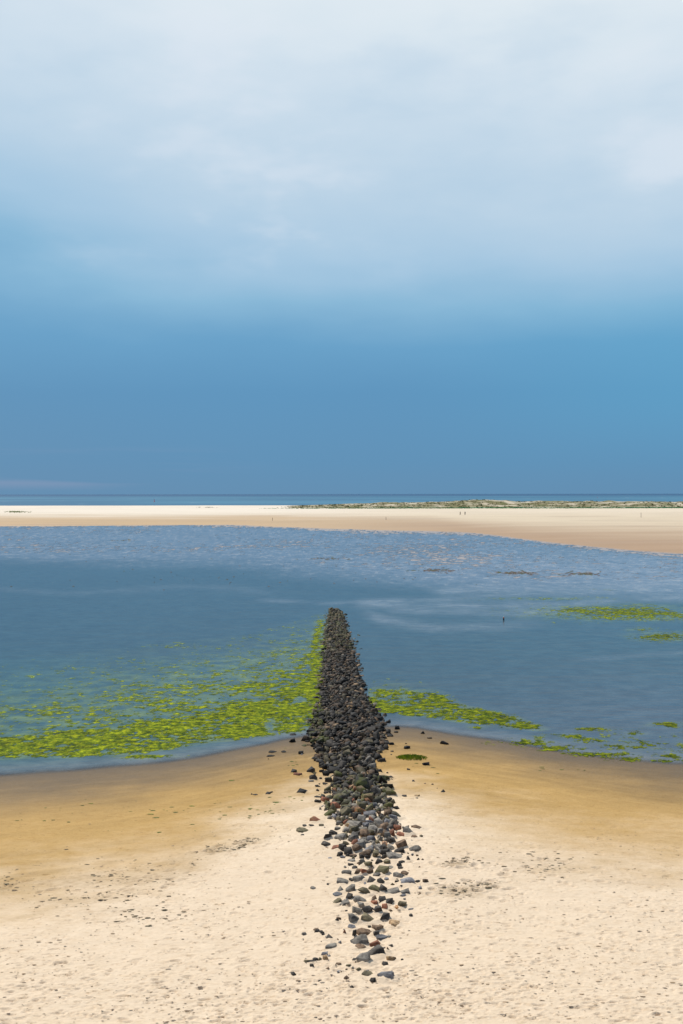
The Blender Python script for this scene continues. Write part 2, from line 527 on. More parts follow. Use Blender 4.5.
# greener over the weed on the left, paler flats far out, pale sand fan beyond the groyne's end
lefta = sstep(345, 200, px) * sstep(640, 690, py + 20 * n_a)
base = lerp(base, np.array([.034, .088, .098]), lefta * .75)
adw = algae_density(Xw, Ywg)
n_e = fbm(Xw * .7, Ywg * .8, 5, 79, .65)
base = lerp(base, np.array([.135, .185, .045]), np.clip(sstep(-.3, .4, n_e) * sstep(.02, .40, adw), 0, 1) * .8)
flw = flats(Xw, Ywg)
n_d = fbm(Xw * .3, Ywg * .22, 5, 78, .65)
base = lerp(base, np.array([.128, .163, .212]), flw * .95)
base = lerp(base, np.array([.20, .225, .275]), flw * sstep(-10, 40, Xw) * sstep(230, 150, Ywg) * .75)
base = lerp(base, np.array([.30, .30, .32]), flw * sstep(.05, .5, n_d) * .75)
n_f = fbm(Xw * .75, Ywg * .33, 4, 80, .75)
base = lerp(base, np.array([.40, .38, .36]), np.clip(flw * sstep(.04, .36, n_f) * sstep(-.4, .2, n_d + .15), 0, 1) * .62)
base = lerp(base, np.array([.03, .06, .10]), flw * sstep(-.1, -.5, n_d) * .6)
base = lerp(base, np.array([.062, .092, .135]), sstep(330, 620, px) * sstep(640, 720, py) * .6)
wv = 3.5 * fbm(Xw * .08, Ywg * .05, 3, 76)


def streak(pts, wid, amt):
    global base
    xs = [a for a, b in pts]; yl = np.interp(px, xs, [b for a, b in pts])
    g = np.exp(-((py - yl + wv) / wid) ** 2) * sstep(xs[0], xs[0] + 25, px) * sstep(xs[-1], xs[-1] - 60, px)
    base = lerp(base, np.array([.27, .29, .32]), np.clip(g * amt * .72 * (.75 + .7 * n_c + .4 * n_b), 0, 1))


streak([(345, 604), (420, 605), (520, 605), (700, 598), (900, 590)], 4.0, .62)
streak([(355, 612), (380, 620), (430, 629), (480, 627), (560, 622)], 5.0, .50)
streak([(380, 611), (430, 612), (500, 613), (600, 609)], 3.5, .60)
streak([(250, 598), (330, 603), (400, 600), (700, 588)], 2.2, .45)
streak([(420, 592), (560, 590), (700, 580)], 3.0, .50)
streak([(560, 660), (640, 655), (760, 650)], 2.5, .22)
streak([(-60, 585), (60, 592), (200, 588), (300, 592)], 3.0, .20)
base = base * (1 + .16 * n_a + .08 * n_b)[..., None]
base = lerp(base, np.array([.155, .16, .17]), (1 - sstep(.0, .13, dep)) * sstep(130, 60, Ywg) * .85)
alpha = sstep(-.004, .02, dep) * (1 - sstep(130, 60, Ywg)) + sstep(-.002, .06, dep) * sstep(130, 60, Ywg)
m_water, nt, bs = new_mat('lagoon_water'); N = NT(nt)
p = N.pos()
r3 = N.noise(N.scalevec(p, (.6, .8, 1)), 1, 8, .75)
r1 = N.noise(N.scalevec(p, (1.2, 2.2, 1)), 1, 4, .6); r2 = N.noise(N.scalevec(p, (.12, .2, 1)), 1, 4, .6)
col = N.attr('watercol', 'Color')
col = N.mix(N.math('MULTIPLY', N.maprange(r2, .4, .7), .28), col, N.mix(1., col, lin(.62, .72, .8), 'MULTIPLY'))
col = N.mix(N.maprange(r3, .34, .66), N.mix(1., col, lin(.68, .73, .79), 'MULTIPLY'), N.mix(1., col, lin(1.36, 1.28, 1.2), 'MULTIPLY'))
nt.links.new(col, bs.inputs['Base Color'])
nt.links.new(N.attr('alpha'), bs.inputs['Alpha'])
bs.inputs['Roughness'].default_value = .18
bs.inputs['IOR'].default_value = 1.33
bs.inputs['Specular IOR Level'].default_value = .21
nt.links.new(N.bump(r1, .35, .06, N.bump(r2, .3, .3)), bs.inputs['Normal'])
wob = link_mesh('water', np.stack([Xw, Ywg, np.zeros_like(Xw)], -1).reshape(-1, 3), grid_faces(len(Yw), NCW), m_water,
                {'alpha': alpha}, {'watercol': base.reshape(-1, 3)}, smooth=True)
tag(wob, kind='structure')

# ------------------------------------------------------------------ open sea
m_sea, nt, bs = new_mat('sea_water'); N = NT(nt)
p = N.pos()
s1 = N.noise(N.scalevec(p, (.0015, .0012, 1)), 1, 3, .5); s2 = N.noise(N.scalevec(p, (.02, .006, 1)), 1, 3, .6)
col = N.mix(N.maprange(s1, .35, .65), srgb(48, 98, 128), srgb(66, 118, 144))
yv = N.n('ShaderNodeSeparateXYZ'); nt.links.new(p, yv.inputs[0])
col = N.mix(N.maprange(yv.outputs[1], 2500, 9000), col, srgb(34, 80, 116))
col = N.mix(N.math('MULTIPLY', N.maprange(s2, .66, .74), .35), col, srgb(190, 205, 215))
nt.links.new(col, bs.inputs['Base Color'])
bs.inputs['Roughness'].default_value = .5
bs.inputs['Specular IOR Level'].default_value = .08
nt.links.new(N.bump(s2, .2, 1.), bs.inputs['Normal'])
ys = [1000, 1150, 1400, 1800, 2500, 4000, 8000, 20000, 60000, 150000]
V = []; Fq = []
for i, yv_ in enumerate(ys):
    hw = yv_ * 1.2 + 600
    for j in range(9): V.append((-hw + hw * 2 * j / 8, yv_, -0.3))
sea = link_mesh('sea', V, grid_faces(len(ys), 9), m_sea, smooth=True)
tag(sea, kind='structure')

# ------------------------------------------------------------------ dunes
m_dune, nt, bs = new_mat('dune_sand'); N = NT(nt)
nt.links.new(N.attr('dunecol', 'Color'), bs.inputs['Base Color'])
bs.inputs['Roughness'].default_value = .95; bs.inputs['Specular IOR Level'].default_value = .1
dx = np.linspace(-70, 760, 640); dy = np.linspace(735, 990, 74)
DX, DY = np.meshgrid(dx, dy)
env = np.interp(DX, [-70, -45, -20, 20, 80, 110, 130, 160, 300, 760], [0, .4, 1.2, 3.0, 4.4, 5.4, 5.8, 4.9, 4.4, 4.4])
prof = sstep(745, 850, DY + 14 * fbm(DX * .02, DY * .02, 2, 81)) * (1 - sstep(930, 985, DY))
knob = 2.0 * np.exp(-(((DX - 121) / 14) ** 2 + ((DY - 850) / 25) ** 2))
nd = fbm(DX * .035, DY * .045, 4, 83); nd2 = fbm(DX * .11, DY * .11, 3, 85)
DZ = height(DX, DY) - .4 + .35 * sstep(735, 743, DY) * env.clip(0, 1) + env * prof * (.72 + .45 * nd) + knob + .55 * nd2 * prof * np.clip(env / 3, 0, 1)
veg = sstep(-.25, .3, fbm(DX * .06, DY * .05, 4, 87) + .15)
dc = lerp(np.broadcast_to(np.array([.56, .48, .36]), DX.shape + (3,)), np.array([.185, .165, .08]), veg * .97)
dc = lerp(dc, np.array([.10, .125, .045]), sstep(.0, .4, fbm(DX * .09, DY * .08, 3, 89)) * .7)
dc = lerp(dc, np.array([.70, .64, .54]), sstep(.18, .42, fbm(DX * .03, DY * .12, 3, 90)) * sstep(815, 850, DY) * .9)
front = (1 - sstep(758, 772, DY + 5 * nd)) * sstep(-62, -30, DX)
dc = lerp(dc, np.array([.08, .22, .11]), front * .85)
dob = link_mesh('dunes', np.stack([DX, DY, DZ], -1).reshape(-1, 3), grid_faces(len(dy), len(dx)), m_dune, None, {'dunecol': dc.reshape(-1, 3)}, smooth=True)
tag(dob, kind='structure')

# vegetation on the dunes: clumps of blades
m_grass, nt, bs = new_mat('grass_blades'); N = NT(nt)
nt.links.new(N.attr('tint', 'Color'), bs.inputs['Base Color']); bs.inputs['Roughness'].default_value = .8
bs.inputs['Specular IOR Level'].default_value = .1
GV = []; GF = []; GC = []


def clump(X, Y, Z, h, w_, colr, nbl=6):
    for k in range(nbl):
        a = random.uniform(0, 6.28); r_ = random.uniform(0, w_)
        bx, by = X + math.cos(a) * r_, Y + math.sin(a) * r_
        t = random.uniform(0, 6.28); bw_ = w_ * random.uniform(.15, .3)
        ln = random.uniform(.1, .5) * h
        i = len(GV)
        hh = h * random.uniform(.5, 1.1)
        GV.extend([(bx - math.cos(t) * bw_, by - math.sin(t) * bw_, Z - .1), (bx + math.cos(t) * bw_, by + math.sin(t) * bw_, Z - .1),
                   (bx + math.cos(a) * ln + bw_ * .4, by + math.sin(a) * ln, Z + hh), (bx + math.cos(a) * ln - bw_ * .4, by + math.sin(a) * ln, Z + hh * .9)])
        GF.append((i, i + 1, i + 2, i + 3))
        v = random.uniform(.75, 1.25)
        GC.extend([tuple(q * v for q in colr)] * 4)


def dz_at(X, Y):
    j = int(np.clip(np.searchsorted(dx, X), 0, len(dx) - 1)); i = int(np.clip(np.searchsorted(dy, Y), 0, len(dy) - 1))
    return float(DZ[i, j]), float(veg[i, j])


for k in range(2600):
    X = random.uniform(-50, 520); Y = random.uniform(765, 880)
    z, vg = dz_at(X, Y)
    if random.random() > vg or env[0, int(np.clip(np.searchsorted(dx, X), 0, len(dx) - 1))] < .6 and random.random() < .6: continue
    clump(X, Y, z, random.uniform(.35, 1.0), random.uniform(.5, 1.3), random.choice([(.15, .19, .065), (.24, .21, .09), (.25, .20, .10), (.11, .16, .06)]))
for k in range(2600):                               # bright green marsh strip in front of the dunes
    X = random.uniform(-62, 520); Y = random.uniform(738, 762) + random.gauss(0, 3)
    if X < -10 and random.random() < .5: continue
    z, vg = dz_at(X, Y)
    clump(X, Y, z, random.uniform(.3, .7), random.uniform(.6, 1.6), random.choice([(.10, .36, .17), (.13, .32, .13), (.08, .28, .13)]), 5)
dg = link_mesh('dune_grass', GV, GF, m_grass, None, {'tint': GC})
tag(dg, 'olive and green marram grass covering the low dunes by the sea', 'grass', kind='stuff')

GV, GF, GC = [], [], []
for k in range(120):
    x = random.gauss(16, 5.5); y = random.gauss(511.6, .35)
    X, Y, Z = ground(x, y, 0, False)
    clump(X, Y, Z, random.uniform(.2, .5), random.uniform(.4, 1.2), random.choice([(.25, .32, .12), (.3, .33, .14)]), 4)
sg = link_mesh('grass', GV, GF, m_grass, None, {'tint': GC})
tag(sg, 'small isolated patch of green grass on white sand at far left', 'grass', kind='stuff')
GV, GF, GC = [], [], []
for k in range(60):
    x = random.gauss(206, 5); y = random.gauss(507.3, .2)
    X, Y, Z = ground(x, y, 0, False)
    clump(X, Y, Z, random.uniform(.15, .4), random.uniform(.4, 1.0), random.choice([(.2, .22, .12), (.3, .28, .17)]), 4)
sg = link_mesh('grass', GV, GF, m_grass, None, {'tint': GC})
tag(sg, 'thin dark line of plants on the white sand bank left of the dunes', 'grass', kind='stuff')

# ------------------------------------------------------------------ green algae
m_alg, nt, bs = new_mat('green_algae'); N = NT(nt)
p = N.pos()
ng = N.noise(N.scalevec(p, (2.6, 2.4, 1)), 1, 7, .8); ng2 = N.noise(p, 8, 3, .6)
col = N.ramp(ng, [(.40, lin(.024, .044, .004)), (.485, lin(.105, .14, .004)), (.57, lin(.31, .315, .006))])
col = N.mix(N.math('MULTIPLY', N.maprange(ng2, .35, .65), .5), col, lin(.05, .07, .008))
col = N.mix(1.0, col, N.attr('tint', 'Color'), 'MULTIPLY')
nt.links.new(col, bs.inputs['Base Color'])
bs.inputs['Roughness'].default_value = .6
bs.inputs['Specular IOR Level'].default_value = .02
nt.links.new(N.bump(ng2, .3, .03), bs.inputs['Normal'])
nt.links.new(N.attr('film'), bs.inputs['Alpha'])


def algae_sheet(name, x0, x1, y0, y1, sx, sy, seed):
    gx = np.arange(x0, x1, sx); gy = np.arange(y0, y1, sy)
    AX, AY = np.meshgrid(gx, gy)
    d = algae_density(AX, AY)
    n = fbm(AX * 1.5, AY * 1.55, 7, seed, .80) * .80 + .5
    lo = fbm(AX * .33, AY * .30, 4, seed + 7, .6) * .30
    val = n + lo
    thr = np.interp(d, [0, .05, .2, .4, .6, .8, .95], [2, .76, .65, .575, .50, .43, .32])
    keep = (val > thr - .07) & (d > .03)
    kc = keep[:-1, :-1]
    nrow, ncol = AX.shape
    fi = grid_faces(nrow, ncol)[kc.ravel()]
    Z = .008 + .006 * np.clip(val - thr, 0, .5) / .3 + .003 * fbm(AX * 3, AY * 3, 2, seed + 3)
    film = sstep(-.05, .045, val - thr) * (.55 + .45 * sstep(.2, .6, d))
    zt = height(AX, AY)
    Z = np.maximum(Z, zt + .01)
    JX = AX + rng.uniform(-.4, .4, AX.shape) * sx; JY = AY + rng.uniform(-.4, .4, AX.shape) * sy
    pts = np.stack([JX, JY, Z], -1).reshape(-1, 3)
    used, inv = np.unique(fi.ravel(), return_inverse=True)
    v = (fbm(AX * .4, AY * .5, 3, seed + 9) * .3 + 1).ravel()[used]
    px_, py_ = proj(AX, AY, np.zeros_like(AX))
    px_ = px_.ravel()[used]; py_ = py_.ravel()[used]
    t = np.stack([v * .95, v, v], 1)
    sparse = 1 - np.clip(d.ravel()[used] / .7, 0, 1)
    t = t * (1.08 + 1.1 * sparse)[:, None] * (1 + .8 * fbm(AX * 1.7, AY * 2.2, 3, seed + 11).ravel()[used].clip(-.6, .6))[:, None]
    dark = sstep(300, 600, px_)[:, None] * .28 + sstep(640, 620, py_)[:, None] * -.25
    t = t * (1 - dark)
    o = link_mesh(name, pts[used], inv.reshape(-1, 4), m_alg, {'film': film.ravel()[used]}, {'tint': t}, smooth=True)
    return o


a1 = algae_sheet('green_algae', -26, 0.6, 43.5, 112, .065, .11, 101)
tag(a1, 'bright yellow green algae mat along the water edge left of the stone groyne', 'algae', kind='stuff')
a2 = algae_sheet('green_algae', 1.0, 34, 43.5, 140, .07, .12, 131)
tag(a2, 'green algae patches in the shallow water right of the stone groyne', 'algae', kind='stuff')

# ------------------------------------------------------------------ stones
m_rock, nt, bs = new_mat('basalt'); N = NT(nt)
tcg = N.n('ShaderNodeTexCoord').outputs['Object']
p = N.pos()
k1 = N.noise(p, 7, 5, .65); k2 = N.noise(p, 28, 3, .6); k3 = N.noise(p, 3.0, 3, .6)
col = N.attr('tint', 'Color')
col = N.mix(N.maprange(k1, .3, .7), N.mix(1., col, lin(.48, .47, .48), 'MULTIPLY'), N.mix(1., col, lin(1.6, 1.55, 1.45), 'MULTIPLY'))
col = N.mix(N.math('MULTIPLY', N.maprange(k2, .6, .75), .22), col, N.mix(1., col, lin(2.6, 2.5, 2.3), 'MULTIPLY'))
nz_ = N.n('ShaderNodeSeparateXYZ'); nt.links.new(N.n('ShaderNodeNewGeometry').outputs['Normal'], nz_.inputs[0])
ms = N.math('MULTIPLY', N.math('MULTIPLY', N.maprange(k3, .38, .6), N.maprange(nz_.outputs[2], -.1, .6)), N.attr('moss'), clamp=True)
col = N.mix(ms, col, N.mix(k2, lin(.05, .065, .012), lin(.12, .12, .025)))
nt.links.new(col, bs.inputs['Base Color'])
nt.links.new(N.maprange(N.attr('wet'), 0, 1, .75, .6, False), bs.inputs['Roughness'])
bs.inputs['Specular IOR Level'].default_value = .16
nt.links.new(N.bump(N.math('ADD', k1, N.math('MULTIPLY', k2, .4)), .55, .03), bs.inputs['Normal'])


def hull_shape(kind, rnd):
    """points of a unit stone: x, y in -.5...5, z in 0..1"""
    P = []
    u_ = lambda a, b: rnd.uniform(a, b)
    if kind == 'pyramid':
        n = rnd.choice([4, 5])
        a0 = u_(0, 6.28)
        for k in range(n):
            a = a0 + k * 6.283 / n + u_(-.25, .25)
            P.append((.5 * math.cos(a), .5 * math.sin(a), u_(-.1, .1)))
            P.append((.42 * math.cos(a + .3), .42 * math.sin(a + .3), u_(.15, .3)))
        P.append((u_(-.12, .12), u_(-.1, .15), 1)); P.append((u_(-.16, .16), u_(0, .2), .9))
    elif kind == 'slab':
        n = rnd.choice([5, 6, 7])
        tx, ty = u_(-.5, .5), u_(-.2, .6)
        for k in range(n):
            a = k * 6.283 / n + u_(-.3, .3)
            r = u_(.4, .54)
            x, y = r * math.cos(a), r * math.sin(a)
            P.append((x, y, -.1)); P.append((x * .93, y * .93, min(1.0, .75 + tx * x + ty * y + u_(-.08, .08))))
    elif kind == 'wedge':
        s = rnd.choice([-1, 1])
        for x, y, z in [(-.5, -.45, 0), (.5, -.4, 0), (.45, .5, 0), (-.48, .45, 0), (.46 * s, -.3, .85), (.42 * s, .38, .95), (.15 * s, .3, 1), (.1 * s, -.2, .9),
                        (-.45 * s, -.3, .28), (-.46 * s, .3, .4), (.5 * s, 0, .45)]:
            P.append((x + u_(-.07, .07), y + u_(-.07, .07), z + u_(-.06, .06)))
    elif kind == 'round':
        for k in range(15):
            a = u_(0, 6.283); q = u_(-1, 1)
            r = math.sqrt(1 - q * q) ** .8
            P.append((.5 * r * math.cos(a), .5 * r * math.sin(a), .5 + .5 * q))
    else:
        cut = rnd.choice([(0, 0), (0, 1), (1, 0), (1, 1)])
        for i_, x in enumerate((-.5, .5)):
            for j_, y in enumerate((-.5, .5)):
                P.append((x * u_(.7, 1.08), y * u_(.7, 1.08), u_(-.1, .1)))
                t_ = u_(.3, .55) if (i_, j_) == cut else u_(.78, 1.08)
                P.append((x * u_(.5, 1.0), y * u_(.45, 1.0), t_))
        P.append((u_(-.55, .55), -.52, u_(.2, .5)))
    return P


def hull_mesh(kind, rnd, bevel=0.05):
    bm = bmesh.new()
    for q in hull_shape(kind, rnd): bm.verts.new(q)
    r = bmesh.ops.convex_hull(bm, input=bm.verts)
    junk = [g for g in set(r['geom_interior']) | set(r['geom_unused']) if isinstance(g, bmesh.types.BMVert) and g.is_valid]
    bmesh.ops.delete(bm, geom=list(set(junk)), context='VERTS')
    bmesh.ops.dissolve_limit(bm, angle_limit=math.radians(14), verts=bm.verts, edges=bm.edges)
    if bevel:
        bmesh.ops.bevel(bm, geom=list(bm.edges), offset=bevel, segments=1, affect='EDGES', clamp_overlap=True)
    bmesh.ops.triangulate(bm, faces=bm.faces)
    bm.normal_update()
    V = np.array([v.co[:] for v in bm.verts]); Fs = np.array([[v.index for v in f.verts] for f in bm.faces])
    bm.free()
    return V, Fs


COLS = {'dark': (.055, .051, .048), 'grey': (.165, .157, .146), 'blue': (.150, .156, .178), 'brown': (.130, .092, .065), 'olive': (.115, .102, .068),
        'tan': (.33, .235, .145), 'red': (.21, .095, .062), 'orange': (.45, .23, .095), 'pink': (.40, .25, .165), 'light': (.24, .225, .20), 'black': (.018, .0175, .0175)}
CW = {'dark': 'dark', 'grey': 'grey', 'blue': 'blue-grey', 'brown': 'brown', 'olive': 'olive-grey', 'tan': 'tan', 'red': 'reddish', 'orange': 'orange',
      'pink': 'pinkish', 'light': 'pale grey', 'black': 'black'}
SWD = {'pyramid': 'pointed', 'slab': 'flat', 'wedge': 'wedge-shaped', 'round': 'rounded', 'block': 'blocky'}

FR = {'A': (300, 890, 5.69), 'B': (310, 820, 5.69), 'C': (285, 760, 5.69), 'D': (230, 715, 6.21), 'E': (370, 720, 6.21)}
# frame, x, y, w, h, shape, colour, moss, label, short reference
HAND = [
 ('A', 485, 478, 80, 55, 'wedge', 'blue', 0, 'large smooth blue-grey wedge, the stone nearest the camera', 'the nearest blue-grey wedge'),
 ('A', 380, 474, 72, 26, 'slab', 'olive', 0, 'low olive-grey stone on pale sand just left of the nearest blue-grey wedge', None),
 ('A', 222, 461, 38, 10, 'slab', 'blue', 0, 'thin blue-grey sliver lying alone in the foreground sand, lower left', 'the thin foreground sliver'),
 ('A', 65, 406, 65, 14, 'slab', 'dark', 0, 'thin dark slab lying flat, the leftmost of the foreground stones', 'the leftmost thin dark slab'),
 ('A', 137, 358, 34, 24, 'block', 'blue', 0, 'small blue-grey stone resting behind a tan-brown one in foreground', None),
 ('A', 141, 383, 34, 30, 'block', 'tan', 0, 'small tan-brown stone in front of a blue-grey one, foreground left', 'the small tan-brown foreground stone'),
 ('A', 362, 382, 70, 58, 'block', 'grey', 0, 'shiny mottled grey boulder with light faces in the front row', 'the shiny grey front boulder'),
 ('A', 175, 316, 80, 26, 'slab', 'grey', 0, 'long flat grey slab left of the front cluster, below a dark pyramid', 'the long flat grey slab'),
 ('A', 163, 264, 48, 34, 'pyramid', 'dark', 0, 'dark pyramid-shaped stone standing alone above the long flat grey slab', 'the lone dark pyramid'),
 ('A', 425, 345, 95, 58, 'wedge', 'dark', 0, 'broad dark wedge with pale top, right of the big grey wedge', 'the broad dark wedge'),
 ('A', 335, 285, 92, 62, 'wedge', 'grey', 0, 'big grey wedge with a sloping lit top in the front cluster', 'the big grey front wedge'),
 ('A', 340, 320, 65, 26, 'slab', 'brown', 0, 'flat brownish stone tucked under the big grey front wedge', None),
 ('A', 425, 302, 55, 30, 'block', 'red', 0, 'rust-red stone wedged between the grey front stones', 'the rust-red front stone'),
 ('A', 463, 268, 75, 30, 'slab', 'blue', 0, 'flat blue-grey oval slab at the right of the front cluster', 'the blue-grey oval slab'),
 ('A', 495, 335, 34, 30, 'pyramid', 'brown', 0, 'small dark brown pointed stone right of the broad dark wedge', None),
 ('A', 517, 385, 42, 28, 'block', 'tan', 0, 'small pale tan stone alone at the right of the front row', 'the small pale tan stone'),
 ('A', 370, 236, 88, 42, 'wedge', 'brown', 0, 'brown-grey sloping stone directly behind the big grey front wedge', None),
 ('A', 437, 212, 60, 40, 'block', 'brown', 0, 'dark stone with brown top behind the blue-grey oval slab', None),
 ('A', 430, 243, 40, 30, 'block', 'dark', 0, None, None),
 ('A', 290, 208, 52, 24, 'slab', 'blue', 0, 'light blue-grey flat stone with bluish sheen, left edge of front cluster', 'the light bluish flat stone'),
 ('A', 305, 243, 24, 38, 'block', 'dark', 0, None, None),
 ('A', 250, 235, 24, 28, 'pyramid', 'red', 0, 'little reddish pointed stone below the light bluish flat stone', None),
 ('A', 90, 225, 35, 14, 'slab', 'brown', 0, 'small flat dark-brown stone far left of the front cluster', None),
 ('A', 118, 242, 22, 8, 'slab', 'dark', 0, 'tiny dark chip right of the small flat dark-brown stone', None),
 ('A', 208, 168, 36, 27, 'pyramid', 'black', 0, 'small black pointed stone alone on sand left of the groyne foot', 'the small black pointed stone'),
 ('A', 310, 157, 66, 58, 'wedge', 'grey', 0, None, None),
 ('A', 380, 160, 70, 50, 'wedge', 'olive', 0, 'olive-grey rounded stone with pale top at the middle of the groyne foot', 'the olive-grey pale-topped stone'),
 ('A', 318, 112, 60, 40, 'block', 'light', 0, 'pale grey block, lightest stone near the groyne foot', 'the pale grey block'),
 ('A', 378, 112, 50, 38, 'block', 'dark', 0, None, None),
 ('A', 442, 107, 52, 50, 'round', 'dark', 0, 'dark rounded boulder left of the orange flat stone', None),
 ('A', 483, 148, 52, 46, 'block', 'dark', 0, None, None),
 ('A', 540, 187, 65, 32, 'block', 'tan', 0, 'tan-orange stone on sand at the right edge of the groyne foot', 'the tan-orange stone'),
 ('A', 263, 120, 18, 10, 'block', 'black', 0, 'tiny black stone on sand above the light bluish flat stone', None),
 ('A', 585, 78, 66, 46, 'round', 'olive', 0, 'dark olive boulder right of the orange flat stone', 'the dark olive right-hand boulder'),
 ('A', 553, 97, 50, 18, 'slab', 'orange', 0, 'bright orange flat stone half buried beside a dark olive boulder', 'the bright orange flat stone'),
 ('A', 627, 108, 35, 10, 'slab', 'blue', 0, 'thin blue-grey slab on sand, right of the dark olive boulder', None),
 ('A', 480, 90, 36, 28, 'block', 'red', 0, None, None),
 ('A', 508, 63, 45, 38, 'block', 'dark', 0, None, None),
 ('A', 465, 50, 45, 35, 'block', 'dark', 0, None, None),
 ('A', 420, 40, 45, 35, 'pyramid', 'brown', 0, None, None),
 ('A', 420, 66, 50, 26, 'slab', 'red', 0, None, None),
 ('A', 345, 52, 78, 45, 'wedge', 'grey', 0, None, None),
 ('A', 345, 80, 45, 30, 'block', 'grey', 0, None, None),
 ('A', 275, 33, 36, 28, 'block', 'dark', 0, None, None),
 ('A', 205, 62, 56, 27, 'wedge', 'olive', 0, 'olive-grey low stone at the left edge, touching a grey one', None),
 ('A', 250, 67, 52, 28, 'wedge', 'grey', 0, None, None),
 ('A', 208, 22, 66, 23, 'slab', 'blue', 0, 'flat blue-grey slab at the left edge of the groyne foot', 'the left-edge blue-grey slab'),
 ('B', 300, 402, 76, 46, 'round', 'olive', 0, None, None), ('B', 370, 388, 66, 40, 'wedge', 'olive', .3, None, None),
 ('B', 415, 385, 50, 45, 'block', 'dark', 0, None, None), ('B', 465, 402, 76, 36, 'wedge', 'grey', 0, None, None),
 ('B', 535, 406, 56, 28, 'block', 'grey', 0, None, None), ('B', 225, 386, 58, 46, 'wedge', 'grey', 0, None, None),
 ('B', 172, 390, 46, 36, 'pyramid', 'grey', 0, None, None), ('B', 183, 345, 66, 36, 'wedge', 'grey', 0, None, 'the left-edge grey wedge'),
 ('B', 235, 338, 40, 20, 'slab', 'dark', 0, None, None), ('B', 280, 328, 58, 42, 'block', 'grey', 0, None, None),
 ('B', 345, 335, 66, 46, 'pyramid', 'dark', 0, None, None), ('B', 403, 346, 46, 30, 'block', 'dark', 0, None, None),
 ('B', 432, 332, 32, 14, 'slab', 'blue', 0, None, None), ('B', 550, 342, 72, 42, 'wedge', 'blue', 0, 'blue-grey wedge beside the right edge with a brown stone further right', 'the right-edge blue-grey wedge'),
 ('B', 495, 348, 36, 13, 'slab', 'black', 0, None, None),
 ('B', 655, 345, 44, 28, 'round', 'brown', 0, 'rounded warm-brown stone, outermost on the right of the lower groyne', 'the outer warm-brown stone'),
 ('B', 612, 348, 36, 13, 'slab', 'black', 0, 'small black flat stone just left of the outer warm-brown stone', None),
 ('B', 505, 313, 56, 40, 'block', 'grey', 0, None, None), ('B', 537, 300, 46, 22, 'slab', 'brown', 0, None, None),
 ('B', 205, 294, 54, 30, 'wedge', 'grey', 0, None, None), ('B', 275, 292, 46, 32, 'block', 'brown', 0, None, None),
 ('B', 300, 290, 32, 36, 'block', 'red', 0, 'dusty red upright stone between grey ones in the lower heap', 'the dusty red upright stone'),
 ('B', 405, 282, 68, 50, 'block', 'olive', .5, 'large dark olive block with a flat front below the main heap', 'the large dark olive block'),
 ('B', 375, 308, 46, 20, 'slab', 'grey', 0, None, None), ('B', 235, 228, 52, 20, 'slab', 'grey', 0, None, None),
 ('B', 228, 250, 36, 22, 'block', 'dark', 0, None, None), ('B', 185, 210, 36, 14, 'slab', 'blue', 0, None, None),
 ('B', 250, 270, 42, 20, 'slab', 'dark', 0, None, None), ('B', 330, 245, 46, 42, 'block', 'olive', 0, None, None),
 ('B', 300, 240, 46, 40, 'wedge', 'grey', 0, None, None), ('B', 335, 288, 44, 24, 'block', 'brown', 0, None, None),
 ('B', 443, 232, 56, 36, 'round', 'olive', 0, None, None), ('B', 390, 235, 46, 26, 'block', 'dark', 0, None, None),
 ('B', 455, 268, 42, 18, 'slab', 'light', 0, None, None), ('B', 505, 255, 26, 16, 'block', 'black', 0, None, None),
 ('B', 557, 218, 34, 34, 'pyramid', 'dark', 0, 'small dark pointed stone on sand right of the heap', 'the small right-hand dark point'),
 ('B', 520, 238, 56, 12, 'slab', 'dark', 0, None, None),
 ('B', 585, 165, 76, 34, 'wedge', 'grey', 0, 'long grey-brown stone lying apart at the right of the main heap', 'the long outlying grey stone'),
 ('B', 607, 200, 16, 10, 'block', 'brown', 0, None, None),
 ('B', 515, 132, 68, 48, 'block', 'brown', 0, 'squarish brown-grey block at the right edge of the main heap', 'the squarish brown-grey block'),
 ('B', 480, 205, 84, 46, 'wedge', 'grey', 0, None, None), ('B', 505, 170, 62, 36, 'wedge', 'dark', 0, None, None),
 ('B', 460, 152, 46, 32, 'wedge', 'light', 0, None, None), ('B', 430, 185, 52, 48, 'block', 'dark', 0, None, None),
 ('B', 378, 190, 54, 52, 'round', 'olive', 0, None, None), ('B', 345, 172, 46, 50, 'block', 'grey', 0, None, None),
 ('B', 310, 185, 58, 42, 'wedge', 'brown', 0, None, None), ('B', 268, 160, 64, 62, 'round', 'brown', 0, None, 'the olive-brown round boulder'),
 ('B', 215, 172, 48, 44, 'block', 'dark', 0, None, None), ('B', 245, 200, 50, 22, 'slab', 'brown', 0, None, None),
 ('B', 420, 130, 44, 40, 'round', 'pink', 0, 'pinkish tan rounded stone near the lower end of the main heap', 'the pinkish rounded stone'),
 ('B', 390, 82, 40, 27, 'round', 'tan', 0, 'pale orange-tan small rounded stone in the middle of the main heap', 'the small orange-tan stone'),
 ('B', 310, 75, 72, 62, 'round', 'brown', 0, 'large grey-brown rounded boulder on top of the main heap', 'the large grey-brown round boulder'),
 ('B', 240, 98, 62, 56, 'block', 'grey', 0, None, None), ('B', 165, 92, 68, 44, 'wedge', 'grey', 0, None, None),
 ('B', 97, 87, 48, 42, 'block', 'dark', 0, None, None), ('B', 130, 70, 42, 30, 'wedge', 'dark', 0, None, None),
 ('B', 95, 133, 58, 29, 'wedge', 'dark', 0, 'dark wedge on sand at the left corner of the main heap', 'the left-corner dark wedge'),
 ('B', 148, 153, 50, 26, 'wedge', 'red', 0, 'reddish stone on sand just right of the left-corner dark wedge', 'the reddish left-hand stone'),
